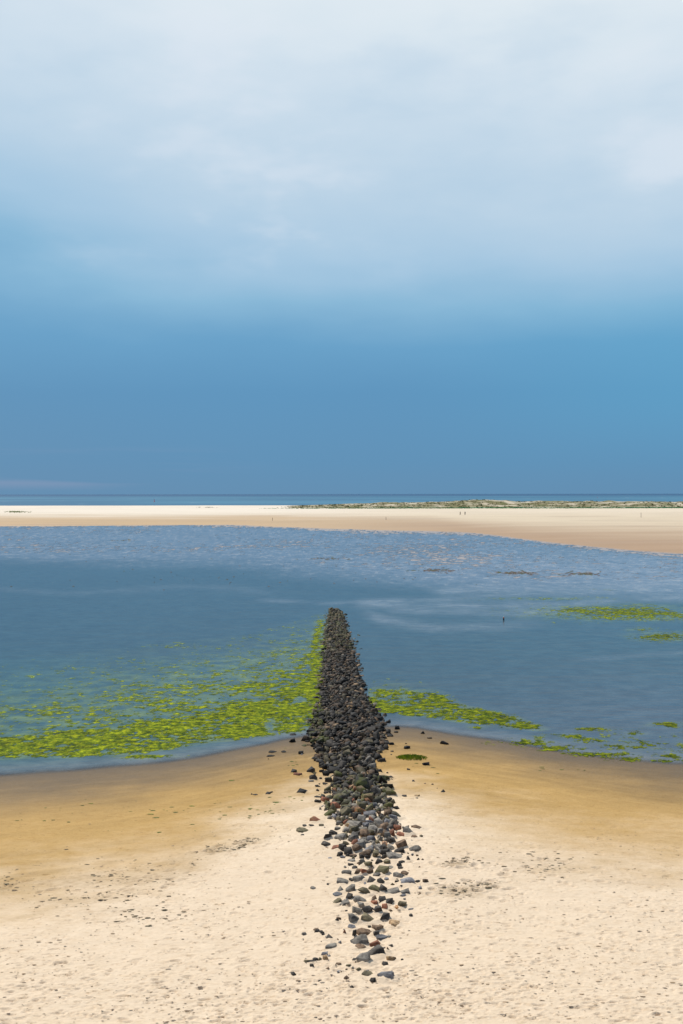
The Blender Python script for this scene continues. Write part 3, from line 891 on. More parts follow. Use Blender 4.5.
 ('B', 590, 93, 38, 17, 'slab', 'brown', 0, None, None), ('B', 557, 60, 52, 46, 'wedge', 'grey', 0, 'upright grey stone in the small cluster right of the heap', 'the upright grey outlier'),
 ('B', 605, 38, 50, 28, 'wedge', 'brown', 0, None, None), ('B', 515, 78, 42, 23, 'wedge', 'red', 0, None, None),
 ('B', 535, 45, 22, 22, 'block', 'dark', 0, None, None),
 ('B', 463, 75, 36, 46, 'block', 'red', 0, None, None), ('B', 430, 75, 42, 36, 'block', 'brown', 0, None, None),
 ('B', 410, 38, 52, 46, 'block', 'brown', 0, None, None), ('B', 450, 40, 46, 32, 'wedge', 'dark', 0, None, None),
 ('B', 355, 48, 52, 40, 'block', 'grey', 0, None, None), ('B', 350, 105, 50, 34, 'block', 'blue', 0, None, None),
 ('B', 300, 48, 62, 26, 'slab', 'light', 0, None, None), ('B', 215, 33, 46, 40, 'round', 'tan', .4, 'yellow-brown rounded stone at the upper left of the main heap', 'the yellow-brown round stone'),
 ('B', 155, 45, 50, 26, 'slab', 'grey', 0, None, None), ('B', 325, 130, 52, 40, 'wedge', 'grey', 0, None, None), ('B', 385, 150, 46, 34, 'block', 'grey', 0, None, None),
 ('B', 460, 112, 46, 34, 'block', 'dark', 0, None, None), ('B', 290, 125, 44, 34, 'wedge', 'blue', 0, None, None),
 ('B', 112, 215, 28, 10, 'slab', 'blue', 0, 'tiny bluish chip on sand left of the heap end', None),
 ('B', 15, 385, 36, 17, 'slab', 'grey', 0, 'small grey slab lying far left of the lower groyne', 'the far-left small grey slab'),
 ('C', 90, 178, 50, 27, 'block', 'black', 0, 'squared black block alone on tan sand left of the groyne', 'the squared black block'),
 ('C', 48, 62, 36, 22, 'block', 'dark', 0, 'dark stone touching a reddish one on damp sand at left', None),
 ('C', 70, 79, 44, 24, 'block', 'red', 0, 'dark reddish stone touching a darker one on damp sand left', 'the dark reddish left stone'),
 ('C', 148, 57, 44, 40, 'block', 'dark', 0, None, None), ('C', 207, 60, 28, 18, 'block', 'dark', 0, None, None),
 ('C', 162, 95, 44, 35, 'block', 'dark', 0, None, None), ('C', 145, 119, 40, 16, 'slab', 'grey', 0, None, None),
 ('C', 200, 102, 22, 12, 'slab', 'dark', 0, None, None), ('C', 182, 146, 38, 20, 'round', 'black', 0, 'small black rounded stone on tan sand left of the narrow neck', 'the small black rounded stone'),
 ('C', 232, 184, 26, 14, 'block', 'black', 0, None, None), ('C', 187, 209, 50, 9, 'slab', 'dark', 0, None, None),
 ('C', 183, 232, 42, 25, 'round', 'dark', 0, None, None), ('C', 233, 242, 52, 42, 'pyramid', 'olive', .6, 'mossy olive pyramid at the upper left of the main heap', 'the mossy olive pyramid'),
 ('C', 293, 244, 46, 26, 'block', 'dark', .4, None, None), ('C', 225, 133, 32, 14, 'slab', 'dark', 0, None, None),
 ('C', 245, 110, 46, 30, 'block', 'dark', .4, None, None), ('C', 295, 82, 62, 56, 'round', 'olive', .7, None, None),
 ('C', 300, 130, 52, 35, 'block', 'black', 0, None, None), ('C', 345, 145, 52, 30, 'block', 'dark', .3, None, None),
 ('C', 435, 135, 92, 78, 'block', 'black', .8, 'big black boulder with green moss on top in the narrow neck', 'the big mossy neck boulder'),
 ('C', 380, 115, 42, 40, 'round', 'brown', 0, None, None), ('C', 380, 152, 32, 26, 'block', 'tan', 0, 'tan stone below left of the big mossy neck boulder', None),
 ('C', 465, 205, 72, 60, 'block', 'brown', .9, 'large brown boulder thick with moss below the big mossy neck boulder', 'the brown mossy boulder'),
 ('C', 515, 175, 56, 52, 'wedge', 'dark', 0, None, None), ('C', 525, 230, 52, 50, 'block', 'dark', .2, None, None),
 ('C', 583, 148, 68, 38, 'block', 'black', .1, 'black rock capping the mossy boulder that stands apart on the right', None),
 ('C', 597, 180, 78, 48, 'block', 'olive', .9, 'broad mossy boulder standing apart on sand right of the neck', 'the broad outlying mossy boulder'),
 ('C', 632, 270, 38, 19, 'block', 'black', 0, 'small black stone on sand below the broad outlying mossy boulder', None),
 ('C', 568, 215, 26, 10, 'slab', 'dark', 0, None, None),
 ('C', 510, 88, 58, 30, 'pyramid', 'black', 0, None, None), ('C', 470, 105, 32, 20, 'block', 'dark', 0, None, None),
 ('C', 595, 97, 34, 18, 'slab', 'dark', 0, 'flat dark stone alone above the broad outlying mossy boulder', None),
 ('C', 538, 62, 28, 24, 'block', 'dark', 0, None, None), ('C', 300, 205, 62, 36, 'wedge', 'olive', .6, None, None), ('C', 285, 187, 46, 16, 'slab', 'dark', 0, None, None),
 ('C', 170, 338, 56, 36, 'wedge', 'red', .4, 'reddish olive stone at the upper left edge of the main heap', 'the reddish olive stone'),
 ('C', 148, 370, 38, 16, 'slab', 'dark', 0, None, None), ('C', 110, 373, 30, 16, 'slab', 'dark', 0, None, None),
 ('C', 95, 398, 76, 30, 'slab', 'olive', .2, 'broad flat olive-grey stone lying on white sand left of the heap', 'the broad flat olive-grey stone'),
 ('C', 205, 370, 36, 16, 'slab', 'olive', 0, None, None), ('C', 98, 424, 26, 8, 'slab', 'dark', 0, None, None),
 ('C', 630, 315, 62, 42, 'wedge', 'dark', .2, None, None), ('C', 610, 345, 60, 34, 'wedge', 'grey', 0, None, None),
 ('C', 565, 275, 46, 28, 'block', 'olive', .5, None, None), ('C', 565, 328, 36, 22, 'block', 'dark', 0, None, None),
 ('C', 250, 300, 60, 40, 'wedge', 'olive', .7, None, None), ('C', 350, 235, 56, 44, 'wedge', 'dark', .3, None, None), ('C', 400, 260, 60, 34, 'slab', 'light', 0, None, None),
 ('C', 345, 265, 50, 30, 'block', 'olive', .5, None, None), ('C', 430, 255, 56, 44, 'block', 'olive', .6, None, None), ('C', 480, 300, 72, 40, 'wedge', 'blue', 0, None, 'the blue-grey upper wedge'),
 ('C', 480, 350, 64, 40, 'round', 'blue', 0, None, None), ('C', 380, 360, 84, 46, 'wedge', 'grey', 0, None, None), ('C', 430, 330, 56, 40, 'block', 'grey', 0, None, None),
 ('D', 390, 123, 52, 22, 'slab', 'black', 0, 'flat black stone at the water edge left of the groyne', None),
 ('D', 385, 158, 40, 25, 'block', 'black', 0, 'squat black block on wet sand below a flat black stone', 'the squat black wet block'),
 ('D', 262, 228, 56, 20, 'slab', 'black', 0, 'long black stone on wet sand, upper of a close pair', 'the upper black stone pair'),
 ('D', 250, 253, 56, 16, 'slab', 'black', 0, 'long black stone on wet sand, lower of a close pair', None),
 ('D', 332, 227, 36, 14, 'slab', 'black', 0, 'small flat black stone right of the close black pair', None),
 ('D', 458, 188, 34, 15, 'slab', 'dark', .8, 'small dark stone with green algae on wet sand left of groyne', None),
 ('D', 235, 485, 30, 15, 'block', 'dark', 0, 'little dark stone on tan sand left of the squared black block', None),
 ('D', 155, 493, 36, 9, 'slab', 'dark', 0, 'thin dark slab on tan sand, farthest left of the loose stones', None),
 ('D', 492, 95, 44, 34, 'block', 'black', 0, None, None), ('D', 437, 232, 32, 24, 'block', 'dark', 0, None, None), ('D', 480, 160, 36, 16, 'slab', 'dark', 0, None, None),
 ('E', 168, 47, 40, 27, 'block', 'black', 0, 'black stone at the water edge just right of the groyne', None),
 ('E', 110, 12, 46, 29, 'block', 'black', 0, 'black block at the right side of the groyne against green algae', None),
 ('E', 160, 74, 28, 13, 'slab', 'black', 0, None, None), ('E', 122, 95, 46, 19, 'slab', 'black', 0, None, None),
 ('E', 325, 76, 34, 24, 'pyramid', 'dark', 0, 'dark pointed stone on wet sand below the right-hand water edge', None),
 ('E', 368, 111, 32, 13, 'slab', 'brown', 0, 'low brownish stone on wet sand, left of a long black one', None),
 ('E', 462, 141, 54, 23, 'block', 'black', 0, 'long black stone on wet sand, farthest right of all', 'the far-right black stone'),
 ('E', 133, 150, 44, 29, 'round', 'black', 0, 'rounded black stone on wet sand above left of the green tuft', None),
 ('E', 227, 170, 52, 26, 'round', 'black', 0, 'rounded black stone directly above the green algae tuft', None),
 ('E', 222, 145, 14, 9, 'block', 'dark', 0, None, None), ('E', 135, 194, 26, 11, 'slab', 'dark', 0, None, None),
 ('E', 343, 271, 42, 25, 'block', 'black', 0, 'square black stone on sand below right of the green algae tuft', 'the square black stone'),
 ('E', 237, 306, 22, 13, 'block', 'dark', 0, 'small dark stone below the green algae tuft', None),
 ('E', 120, 354, 38, 19, 'wedge', 'dark', 0, None, None), ('E', 266, 378, 16, 11, 'block', 'dark', 0, 'tiny dark stone on tan sand right of the mossy outlier', None),
 ('E', 386, 398, 24, 13, 'pyramid', 'dark', 0, 'tiny dark pointed stone above left of a lone dark stone', None),
 ('E', 452, 441, 44, 27, 'pyramid', 'dark', 0, 'lone dark pointed stone on orange sand, right of the groyne', 'the lone right-hand dark stone'),
 ('E', 290, 469, 42, 20, 'slab', 'tan', .3, 'flat greenish tan stone on sand right of the mossy outlier', None),
 ('E', 210, 469, 34, 12, 'slab', 'dark', 0, None, None), ('E', 30, 345, 62, 36, 'block', 'black', 0, None, None), ('E', 58, 316, 30, 25, 'block', 'black', 0, None, None),
]

S = []                              # every stone: dict
for (fr, zx, zy, w_, h_, shp, colr, moss, lab, ref) in HAND:
    ox, oy, sc = FR[fr]
    x, y, pw, ph = ox + zx / sc, oy + zy / sc, w_ / sc, h_ / sc
    inheap = None
    S.append(dict(px=x, py=y, pw=pw * .99, ph=ph * .97, shp=shp, col=colr, moss=moss, label=lab, ref=ref, hand=True))


def settle(s):
    X, Y, Z = ground(s['px'], s['py'] + s['ph'] * .12, 0)
    for k in range(3):
        dist = math.sqrt(X * X + Y * Y + (H - Z) ** 2)
        wd = s['pw'] * dist / F
        sn = (H - Z) / dist; cs = math.sqrt(1 - sn * sn)
        vis = s['ph'] * dist / F
        dpt = min(.85 * wd, vis * .75 / sn)
        hz = max((vis - .62 * dpt * sn) / cs, .14 * wd)
        X, Y, Z = ground(s['px'], s['py'], hz * .42)
        Z -= hz * .42
    s.update(X=X, Y=Y, Z=Z, w=wd, d=dpt, h=hz, yaw=random.uniform(-.6, .6), area=s['pw'] * s['ph'])


for s in S: settle(s)

# fill the heap: world-space scatter, two layers, bigger stones towards the camera
P0 = np.array([[s['X'], s['Y']] for s in S]); R0 = np.array([s['w'] for s in S])
cell = {}


def can(X, Y, r, tagk=0):
    ci, cj = int(X // .5), int(Y // .5)
    for i in range(ci - 2, ci + 3):
        for j in range(cj - 2, cj + 3):
            for (a, b, q) in cell.get((i, j), ()):
                if (a - X) ** 2 + ((b - Y) * 1.0) ** 2 < (r + q) ** 2 * (.33 if Y > 48 else (.52 if Y > 42 else .62)): return False
    return True


def put(X, Y, r): cell.setdefault((int(X // .5), int(Y // .5)), []).append((X, Y, r))


for s in S: put(s['X'], s['Y'], s['w'] * .5)
fill = []
tries = 0
while tries < 60000:
    tries += 1
    Y = HD0 + (HD1 - HD0) * random.random() ** 1.15
    a, b, _, _ = heap_half(Y)
    a = float(a); b = float(b)
    X = random.uniform(a - .5, b + .5)
    wob_ = .55 * float(fbm(np.array(Y * .9), np.array(X * .3), 2, 301)) + .25 * float(fbm(np.array(Y * 2.6), np.array(0.), 2, 303))
    out_ = max(a - .1 + wob_ - X, X - b - .1 + .8 * wob_, 0)
    if out_ > 0 and random.random() > (.22 if Y > 47 else .06) * math.exp(-out_ / .15): continue
    if Y < 36.5 and random.random() > .25: continue
    if 46.5 <= Y < 49.5 and random.random() > .62: continue
    if Y < 46.5 and Y > 40.5 and random.random() > .38: continue
    base = .31 if Y > 47 else .32
    wd = base * random.choice([.5, .65, .75, .85, 1, 1.1, 1.25, 1.5]) * random.uniform(.85, 1.15)
    if out_ > .25: wd *= .75
    if not can(X, Y, wd * .5): continue
    put(X, Y, wd * .5)
    z = float(height(np.array(X), np.array(Y))) + float(heap(np.array(X), np.array(Y)))
    fill.append((X, Y, z, wd))
for (X, Y, z, wd) in fill:
    h_ = wd * (random.uniform(.38, .66) if Y > 46 else random.uniform(.45, .8))
    x, y = proj(X, Y, z + h_ * .4)
    dist = math.sqrt(X * X + Y * Y + (H - z) ** 2)
    if Y > 47:
        colr = random.choice(['dark', 'dark', 'black', 'black', 'brown', 'brown', 'dark', 'olive', 'black', 'black'])
        if random.random() < .16: colr = random.choice(['tan', 'light', 'brown', 'brown', 'tan'])
        wet = .75
    elif Y > 39:
        colr = random.choice(['dark', 'dark', 'black', 'black', 'olive', 'dark', 'grey', 'brown']); wet = .5
    else:
        colr = random.choice(['grey', 'grey', 'dark', 'olive', 'brown', 'blue', 'grey', 'light', 'red'] if random.random() < .6 else ['grey', 'dark', 'olive']); wet = .1
    moss = 0
    ry = float(y)
    if 775 < ry < 815 and random.random() < .55: moss = random.uniform(.3, .8)
    if ry > 775 and ry < 800: wet = .4
    if ry < 650 and random.random() < .7: moss = random.uniform(.2, .6)
    if Y > 47 and X < float(heap_half(Y)[0]) + .7 and random.random() < .6: moss = random.uniform(.5, 1)
    S.append(dict(px=float(x), py=float(y), pw=wd * F / dist, ph=wd * .62 * F / dist, shp=random.choice(['block', 'block', 'wedge', 'wedge', 'pyramid', 'slab']),
                  col=colr, moss=moss, label=None, ref=None, hand=False, X=X, Y=Y, Z=z, w=wd, d=wd * random.uniform(.7, 1.0), h=h_, yaw=random.uniform(-3.1, 3.1),
                  area=wd * wd * .62 * (F / dist) ** 2, wet=wet))
for s in S:
    if 'wet' not in s:
        s['wet'] = .75 if s['Y'] > 47 else (.5 if s['Y'] > 39 else .12)

order = sorted(range(len(S)), key=lambda i: (not S[i]['hand'], -S[i]['area']))
indiv = order[:300]
rest = order[300:]


# ---- labels for the stones of the heap: where each lies from the nearest landmark stone
marks = [s for s in S if s['ref']]
algx, algy = 411, 757


def direction(dx_, dy_):
    a = math.degrees(math.atan2(-dy_, dx_)) % 360
    names = ['to the right of', 'above right of', 'above', 'above left of', 'to the left of', 'below left of', 'below', 'below right of']
    return names[int(((a + 22.5) % 360) // 45)]


def big(s):
    a = s['area']
    return 'large' if a > 75 else ('small' if a < 26 else 'mid-sized')


keys = {}
for i in indiv:
    s = S[i]
    if s['label']: continue
    m = min((q for q in marks if q is not s), key=lambda q: (q['px'] - s['px']) ** 2 + ((q['py'] - s['py']) * 1.3) ** 2)
    s['mk'] = m
    d_ = math.hypot(m['px'] - s['px'], m['py'] - s['py']); s['md'] = d_
    mo = 'mossy ' if s['moss'] > .35 else ''
    k = (mo + CW[s['col']] + ' ' + SWD[s['shp']], direction(s['px'] - m['px'], s['py'] - m['py']), m['ref'])
    keys.setdefault(k, []).append(s)
ORD = ['nearest', 'second', 'third', 'fourth', 'fifth', 'sixth', 'seventh', 'eighth', 'ninth', 'tenth', 'eleventh', 'twelfth']
for k, lst in keys.items():
    lst.sort(key=lambda s: s['md'])
    for j, s in enumerate(lst):
        if len(lst) == 1: s['label'] = f'{k[0]} stone {k[1]} {k[2]}'
        else: s['label'] = f'{ORD[min(j, 11)]} {k[0]} stone {k[1]} {k[2]}'


def stone_arrays(s, V):
    n = len(V)
    c_ = np.array(COLS[s['col']]) * random.uniform(.7, 1.5) * np.array([1.04, 1.0, .94])
    if s['wet'] > .3: c_ = c_ * (1 - (.74 if s['Y'] > 47 else .5) * s['wet'])
    return {'moss': np.full(n, s['moss']), 'wet': np.full(n, s['wet'])}, np.tile(c_, (n, 1))


def tilt(yaw, amt=.16):
    return Matrix.Rotation(yaw, 3, 'Z') @ Matrix.Rotation(random.uniform(-amt, amt), 3, 'X') @ Matrix.Rotation(random.uniform(-amt, amt), 3, 'Y')


for i in sorted(indiv, key=lambda q: -S[q]['py']):
    s = S[i]
    rnd = random.Random(i * 77 + 5)
    V, Fs = hull_mesh(s['shp'], rnd, .018)
    V = V * np.array([s['w'], s['d'], s['h'] * 1.1])
    V[:, 2] -= s['h'] * .2
    at, cc = stone_arrays(s, V)
    M = np.array(tilt(0, .24 if not (s['shp'] == 'slab') else .07))
    V = V @ M.T
    o = link_mesh('stone', V, Fs, m_rock, at, {'tint': cc})
    o.location = (s['X'], s['Y'], s['Z'])
    o.rotation_euler = (0, 0, s['yaw'] if not s['hand'] else s['yaw'])
    tag(o, s['label'], 'stone', 'loose stones of the groyne')

dent[:] = 0
for i in indiv:
    s = S[i]
    if s['Y'] < 47 and 0.1 < s['w']:
        stamp(s['X'] + random.uniform(-.1, .1) * s['w'], s['Y'], s['w'] * random.uniform(.75, 1.15), max(s['d'] * random.uniform(.8, 1.2), .09), -.22 * s['h'] * random.uniform(.5, 1.3), random.uniform(-.3, .3))
me_ = g_ob.data
co = np.empty(len(me_.vertices) * 3, np.float32); me_.vertices.foreach_get('co', co)
co[2::3] += np.clip(dent, -.02, .10).ravel(); me_.vertices.foreach_set('co', co); me_.update()

lib = [hull_mesh(random.Random(k).choice(['block', 'wedge', 'wedge', 'pyramid', 'slab']), random.Random(k * 13 + 1), 0.0) for k in range(60)]
BV = []; BF = []; BC = []; BM = []; BW = []
off = 0


def add_rest(s):
    global off
    V, Fs = random.choice(lib)
    V = V * np.array([s['w'], s['d'], s['h'] * 1.15]); V[:, 2] -= s['h'] * .2
    V = V @ np.array(tilt(s['yaw'], .35)).T + np.array([s['X'], s['Y'], s['Z']])
    at, cc = stone_arrays(s, V)
    BV.append(V); BF.append(Fs + off); BC.append(cc); BM.append(at['moss']); BW.append(at['wet'])
    off += len(V)


for i in rest: add_rest(S[i])
# lower layer that closes the gaps between the stones
for k in range(2600):
    Y = HD0 + 1 + (HD1 - HD0 - 1.5) * random.random()
    a, b, _, _ = heap_half(Y)
    X = random.uniform(float(a) + .1, float(b) - .1)
    if 46 <= Y < 49.5 and random.random() < .5: continue
    if Y < 46 and random.random() < (.95 if Y < 43.5 else .8): continue
    wd = random.uniform(.2, .36)
    z = float(height(np.array(X), np.array(Y))) + float(heap(np.array(X), np.array(Y))) - .26
    add_rest(dict(X=X, Y=Y, Z=z, w=wd, d=wd, h=wd * .7, yaw=random.uniform(-3, 3), col=random.choice(['dark', 'black', 'dark', 'brown']) if Y > 39 else random.choice(['dark', 'grey', 'olive']),
                  moss=0, wet=.6 if Y > 47 else .2))
for k in range(260):                                # chips and cobbles between the bigger stones on the sand
    y = 1000 - 250 * random.random() ** .8
    q = sorted((S[i] for i in indiv), key=lambda t: abs(t['py'] - y) + random.uniform(0, 25))[0]
    X = q['X'] + random.gauss(0, .22); Y = q['Y'] + random.gauss(0, .35)
    wd = random.uniform(.04, .12)
    add_rest(dict(X=X, Y=Y, Z=float(height(np.array(X), np.array(Y))) - .01, w=wd * 1.2, d=wd, h=wd * .55, yaw=random.uniform(-3, 3), col=random.choice(['dark', 'grey', 'brown', 'blue', 'olive', 'dark']), moss=0, wet=.1))
gro = link_mesh('groyne_stones', np.concatenate(BV), np.concatenate(BF), m_rock, {'moss': np.concatenate(BM), 'wet': np.concatenate(BW)}, {'tint': np.concatenate(BC)})
tag(gro, 'dense mass of small dark stones forming the groyne that runs out into the water', 'stones', kind='stuff')

# ------------------------------------------------------------------ algae tuft on the sand
GV, GF, GC = [], [], []
X0, Y0, Z0 = ground(411.5, 758, 0, False)
for k in range(260):
    a = random.uniform(0, 6.283); r_ = math.sqrt(random.random())
    X = X0 + r_ * math.cos(a) * .68; Y = Y0 + r_ * math.sin(a) * .5
    clump(X, Y, float(height(np.array(X), np.array(Y))), .16 * (1.1 - r_ * .75), .07, random.choice([(.16, .25, .03), (.24, .32, .03), (.10, .16, .03), (.36, .42, .03)]), 4)
tf = link_mesh('algae_tuft', GV, GF, m_grass, None, {'tint': GC})
tag(tf, 'isolated dark green tuft of algae lying on wet sand right of the groyne', 'algae tuft')

# ------------------------------------------------------------------ beach litter: dried weed scraps
m_scrap, nt, bs = new_mat('dried_weed'); N = NT(nt)
nt.links.new(N.attr('tint', 'Color'), bs.inputs['Base Color']); bs.inputs['Roughness'].default_value = .9


def scraps(name, items, label, cat):
    V = []; Fc = []; C = []
    for (X, Y, sz, colr) in items:
        z = float(height(np.array(X), np.array(Y))) + .008
        n = random.choice([5, 6, 7]); a0 = random.uniform(0, 6.28); i = len(V)
        for k in range(n):
            a = a0 + k * 6.283 / n
            r_ = sz * random.uniform(.35, 1.0)
            V.append((X + r_ * 1.7 * math.cos(a), Y + r_ * .7 * math.sin(a), z + random.uniform(0, .008)))
        V.append((X, Y, z + sz * random.uniform(.05, .2)))
        for k in range(n): Fc.append((i + k, i + (k + 1) % n, i + n))
        v = random.uniform(.7, 1.3)
        C.extend([tuple(q * v for q in colr)] * (n + 1))
    o = link_mesh(name, V, Fc, m_scrap, None, {'tint': C})
    return tag(o, label, cat, kind='stuff')


it = []
while len(it) < 2600:
    x = random.uniform(-150, 830); y = 780 + 290 * random.random() ** .8
    X, Y = flat(x, y, .5)
    if Y < 20: continue
    cr_ = float(curve(_cr, X, 1.5))
    pr = float(sstep(-5, 2, cr_ - Y)) * (.25 + .75 * float(sstep(-.3, .35, fbm(np.array(X * .25), np.array(Y * .4), 2, 177)))) + .05
    if random.random() > pr: continue
    k = random.random()
    it.append((X, Y, .016 + .035 * k ** 3.5, random.choice([(.25, .17, .10), (.18, .13, .09), (.32, .22, .13), (.16, .13, .10), (.38, .27, .17)])))
for (x, y, n_, sx, sy) in [(222, 853, 60, 12, 3), (245, 846, 46, 12, 3), (462, 876, 40, 10, 2.5), (458, 908, 80, 15, 5), (486, 902, 40, 8, 3), (540, 880, 60, 25, 9), (100, 905, 60, 40, 8),
                           (150, 880, 70, 40, 12), (5, 883, 30, 8, 6), (150, 930, 40, 25, 6)]:
    for k in range(n_):
        X, Y = flat(random.gauss(x, sx), random.gauss(y, sy), .5)
        it.append((X, Y, .02 + .06 * random.random() ** 2, random.choice([(.12, .085, .04), (.09, .075, .04), (.16, .11, .06)])))
scraps('weed_scraps', it, 'scraps of dried brown weed scattered over the pale dry sand', 'seaweed')
it = []
for (x, y, n_, sx, sy) in [(195, 812, 14, 25, 7), (250, 818, 16, 22, 6), (283, 806, 12, 12, 6), (270, 815, 14, 14, 3), (140, 812, 10, 20, 5), (100, 820, 10, 40, 10), (235, 779, 4, 3, .7), (295, 755, 12, 8, 6),
                           (420, 770, 5, 12, 6), (575, 766, 8, 25, 3), (60, 812, 8, 40, 8)]:
    for k in range(n_):
        X, Y = flat(random.gauss(x, sx), random.gauss(y, sy), .25)
        it.append((X, Y, .025 + .08 * random.random() ** 2, random.choice([(.13, .15, .02), (.09, .11, .02), (.18, .18, .03)])))
scraps('algae_scraps', it, 'scattered bits of green algae on the tan sand left of the groyne', 'seaweed')
# dark reddish weed rafts on the flats
it = []
for (x, y, n_, sx, sy) in [(516, 573, 60, 9, .8), (580, 574, 40, 8, .8), (437, 570.5, 50, 10, .7), (325, 558.5, 30, 12, .6), (125, 540, 20, 6, .5), (448, 533, 12, 3, .4), (90, 546, 30, 40, 6), (500, 560, 40, 120, 9), (230, 576, 45, 110, 8), (-1, 0, 0, 0, 0)]:
    for k in range(n_):
        X, Y = flat(random.gauss(x, sx), random.gauss(y, sy), .0)
        z_ = random.uniform(.1, .4) * (1 if sx < 20 else .45)
        it.append((X, Y, z_, random.choice([(.09, .06, .05), (.13, .085, .06), (.08, .075, .045), (.07, .09, .04)])))
V = []; Fc = []; C = []
for (X, Y, sz, colr) in it:
    n = 7; i = len(V)
    for k in range(n):
        a = k * 6.283 / n; r_ = sz * random.uniform(.5, 1.1)
        V.append((X + r_ * 1.5 * math.cos(a), Y + r_ * math.sin(a), .012))
    V.append((X, Y, .05 + sz * .12))
    for k in range(n): Fc.append((i + k, i + (k + 1) % n, i + n))
    v = random.uniform(.8, 1.2); C.extend([tuple(q * v for q in colr)] * (n + 1))
o = link_mesh('weed_rafts', V, Fc, m_scrap, None, {'tint': C})
tag(o, 'dark reddish weed lying on the flooded flats beyond the groyne', 'seaweed', kind='stuff')


# ------------------------------------------------------------------ small far things
def simple_mat(name, colr, rough=.7):
    m, nt, bs = new_mat(name); N = NT(nt)
    n = N.noise(N.n('ShaderNodeTexCoord').outputs['Object'], 6, 3, .6)
    c_ = N.mix(n, tuple(q * .75 for q in colr[:3]) + (1,), tuple(min(1, q * 1.2) for q in colr[:3]) + (1,))
    nt.links.new(c_, bs.inputs['Base Color']); bs.inputs['Roughness'].default_value = rough
    return m


def lathe(name, prof, mat, parent=None, n=12, loc=(0, 0, 0), rot=None):
    V = []; Fc = []
    for (r_, z) in prof:
        for k in range(n):
            a = 6.2832 * k / n
            V.append((r_ * math.cos(a), r_ * math.sin(a), z))
    for j in range(len(prof) - 1):
        for k in range(n):
            Fc.append((j * n + k, j * n + (k + 1) % n, (j + 1) * n + (k + 1) % n, (j + 1) * n + k))
    Fc.append(tuple(range(n - 1, -1, -1))); Fc.append(tuple((len(prof) - 1) * n + k for k in range(n)))
    o = link_mesh(name, V, Fc, mat, parent=parent)
    o.location = loc
    if rot: o.rotation_euler = rot
    return o


def empty(name, loc):
    o = bpy.data.objects.new(name, None); COL.objects.link(o); o.location = loc
    o.empty_display_size = .3
    return o


m_wood = simple_mat('weathered_wood', (.09, .075, .06))
m_red = simple_mat('red_paint', (1., .30, .36), .5)
m_darkp = simple_mat('dark_metal', (.05, .045, .045), .6)
m_orange = simple_mat('orange_paint', (.6, .13, .03), .5)
m_white = simple_mat('white_paint', (.78, .77, .75), .5)

for (x, y, hh, lab) in [(272.5, 520.6, 1.35, 'thin dark wooden post on the far sand bank, leftmost of three'),
                        (386, 519.9, 1.3, 'thin dark wooden post on the far sand bank, below the dunes at centre'),
                        (641, 517.8, 2.2, 'tall thin pole on the pale sand bank at far right')]:
    X, Y, Z = ground(x, y, 0, False)
    r_ = empty('marker_post', (X, Y, Z)); tag(r_, lab, 'post', 'posts on the far sand bank')
    lathe('post', [(.09, -.3), (.085, .2), (.08, hh * .8), (.07, hh - .05), (.04, hh)], m_wood, r_, 9)
    lathe('band', [(.083, hh * .72), (.095, hh * .73), (.093, hh * .8), (.081, hh * .81)], m_darkp, r_, 9)

# little stake with an orange top in the shallows
X, Y = flat(503.5, 620.3)
r_ = empty('marker_stake', (X, Y, 0)); tag(r_, 'small dark stake with orange top standing in shallow water right of groyne', 'stake'); r_.scale = (.72, .72, .78)
lathe('stake', [(.10, -.3), (.11, .0), (.085, .16), (.075, .22)], m_darkp, r_, 10)
lathe('orange_top', [(.078, .22), (.10, .24), (.095, .34), (.05, .37)], m_orange, r_, 10)
lathe('white_cap', [(.05, .37), (.055, .39), (.02, .43)], m_white, r_, 10, loc=(.02, 0, 0))

# buoys on the open sea
for (x, y, sc, lab) in [(154.3, 501.6, 1.0, 'small red marker buoy on the open sea at far left'),
                        (597.5, 498.3, .75, 'tiny red marker buoy on the sea above the dunes at right')]:
    X, Y = flat(x, y)
    r_ = empty('marker_buoy', (X, Y, -.3)); tag(r_, lab, 'buoy', 'red buoys on the sea')
    r_.scale = (sc, sc, sc)
    lathe('float', [(.7, -.6), (1.1, -.2), (1.15, .5), (.9, .8)], m_red, r_, 16)
    lathe('tower', [(.75, .8), (.6, 1.6), (.42, 3.2), (.38, 3.6)], m_red, r_, 10)
    lathe('topmark', [(.42, 3.6), (.5, 3.75), (.48, 4.5), (.42, 4.6)], m_red, r_, 14)


# two walkers
def skin_body(name, verts, edges, radii, mat, parent, levels=1):
    me = bpy.data.meshes.new(name); me.from_pydata(verts, edges, []); me.materials.append(mat)
    o = bpy.data.objects.new(name, me); COL.objects.link(o); o.parent = parent
    mod = o.modifiers.new('skin', 'SKIN')
    for i, r in enumerate(radii): me.skin_vertices[0].data[i].radius = (r, r)
    me.skin_vertices[0].data[0].use_root = True
    sb_ = o.modifiers.new('sub', 'SUBSURF'); sb_.levels = levels; sb_.render_levels = levels
    return o


m_skin = simple_mat('skin', (.45, .28, .2), .6)
m_hair = simple_mat('hair', (.04, .03, .02), .7)


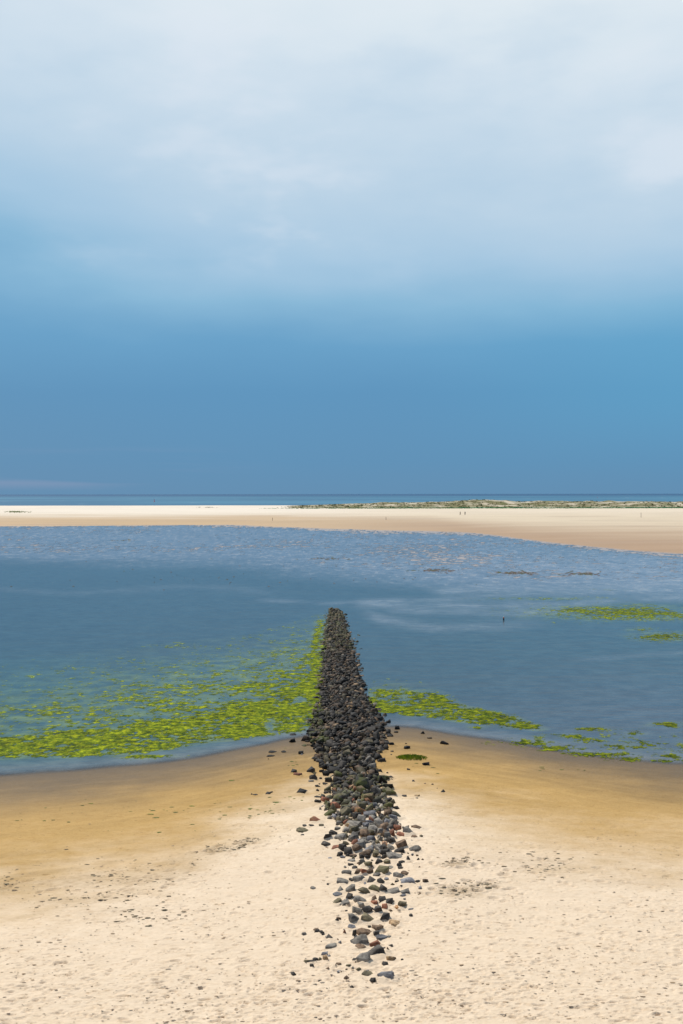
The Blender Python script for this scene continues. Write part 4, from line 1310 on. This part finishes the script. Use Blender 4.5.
def walker(x, y, jacket, trousers, yaw, lab, st):
    X, Y, Z = ground(x, y, 0, False)
    r_ = empty('person', (X, Y, Z)); r_.rotation_euler = (0, 0, yaw)
    tag(r_, lab, 'person', 'walkers on the far sand bank')
    V = [(0, 0, .95), (0, 0, 1.12), (0, -.01, 1.35), (0, 0, 1.50), (0, -.02, 1.58), (0, -.03, 1.68), (0, -.02, 1.76),
         (.10, 0, .90), (.11, -.16 * st, .50), (.11, -.22 * st, .08), (.11, -.36 * st, .04),
         (-.10, 0, .90), (-.11, .10 * st, .50), (-.11, .28 * st, .10), (-.11, .16 * st, .04),
         (.19, 0, 1.42), (.25, .10 * st, 1.14), (.25, -.02, .90), (.25, -.06, .80),
         (-.19, 0, 1.42), (-.25, -.08 * st, 1.14), (-.25, -.22 * st, .93), (-.25, -.27 * st, .84)]
    E = [(0, 1), (1, 2), (2, 3), (3, 4), (4, 5), (5, 6), (0, 7), (7, 8), (8, 9), (9, 10), (0, 11), (11, 12), (12, 13), (13, 14), (2, 15), (15, 16), (16, 17), (17, 18), (2, 19), (19, 20), (20, 21), (21, 22)]
    R = [.15, .14, .15, .07, .065, .10, .07, .10, .07, .05, .04, .10, .07, .05, .04, .07, .05, .04, .035, .07, .05, .04, .035]
    b = skin_body('body', V, E, R, m_skin, r_, 2)
    jv = [V[i] for i in (0, 1, 2, 3, 15, 16, 17, 19, 20, 21)]
    je = [(0, 1), (1, 2), (2, 3), (2, 4), (4, 5), (5, 6), (2, 7), (7, 8), (8, 9)]
    skin_body('jacket', jv, je, [.19, .18, .19, .085, .09, .07, .055, .09, .07, .055], jacket, r_, 2)
    tv = [V[i] for i in (0, 7, 8, 9, 11, 12, 13)]
    skin_body('trousers', tv, [(0, 1), (1, 2), (2, 3), (0, 4), (4, 5), (5, 6)], [.175, .125, .09, .07, .125, .09, .07], trousers, r_, 2)
    lathe('hair', [(.09, 1.66), (.118, 1.72), (.11, 1.80), (.06, 1.855), (.01, 1.865)], m_hair, r_, 12, loc=(0, .015, 0))


m_j1 = simple_mat('dark_jacket', (.025, .028, .04)); m_j2 = simple_mat('grey_jacket', (.10, .10, .12)); m_t = simple_mat('dark_trousers', (.02, .022, .03))
walker(460.2, 515.2, m_j1, m_t, .9, 'person in dark clothes walking on the far sand bank, left of two', 1)
walker(465.0, 515.2, m_j2, m_t, -.5, 'person in greyish clothes walking on the far sand bank, right of two', -1)

# ------------------------------------------------------------------ render settings
scene.render.resolution_x = 683; scene.render.resolution_y = 1024
scene.view_settings.view_transform = 'Standard'
scene.view_settings.look = 'None'
scene.view_settings.exposure = 0
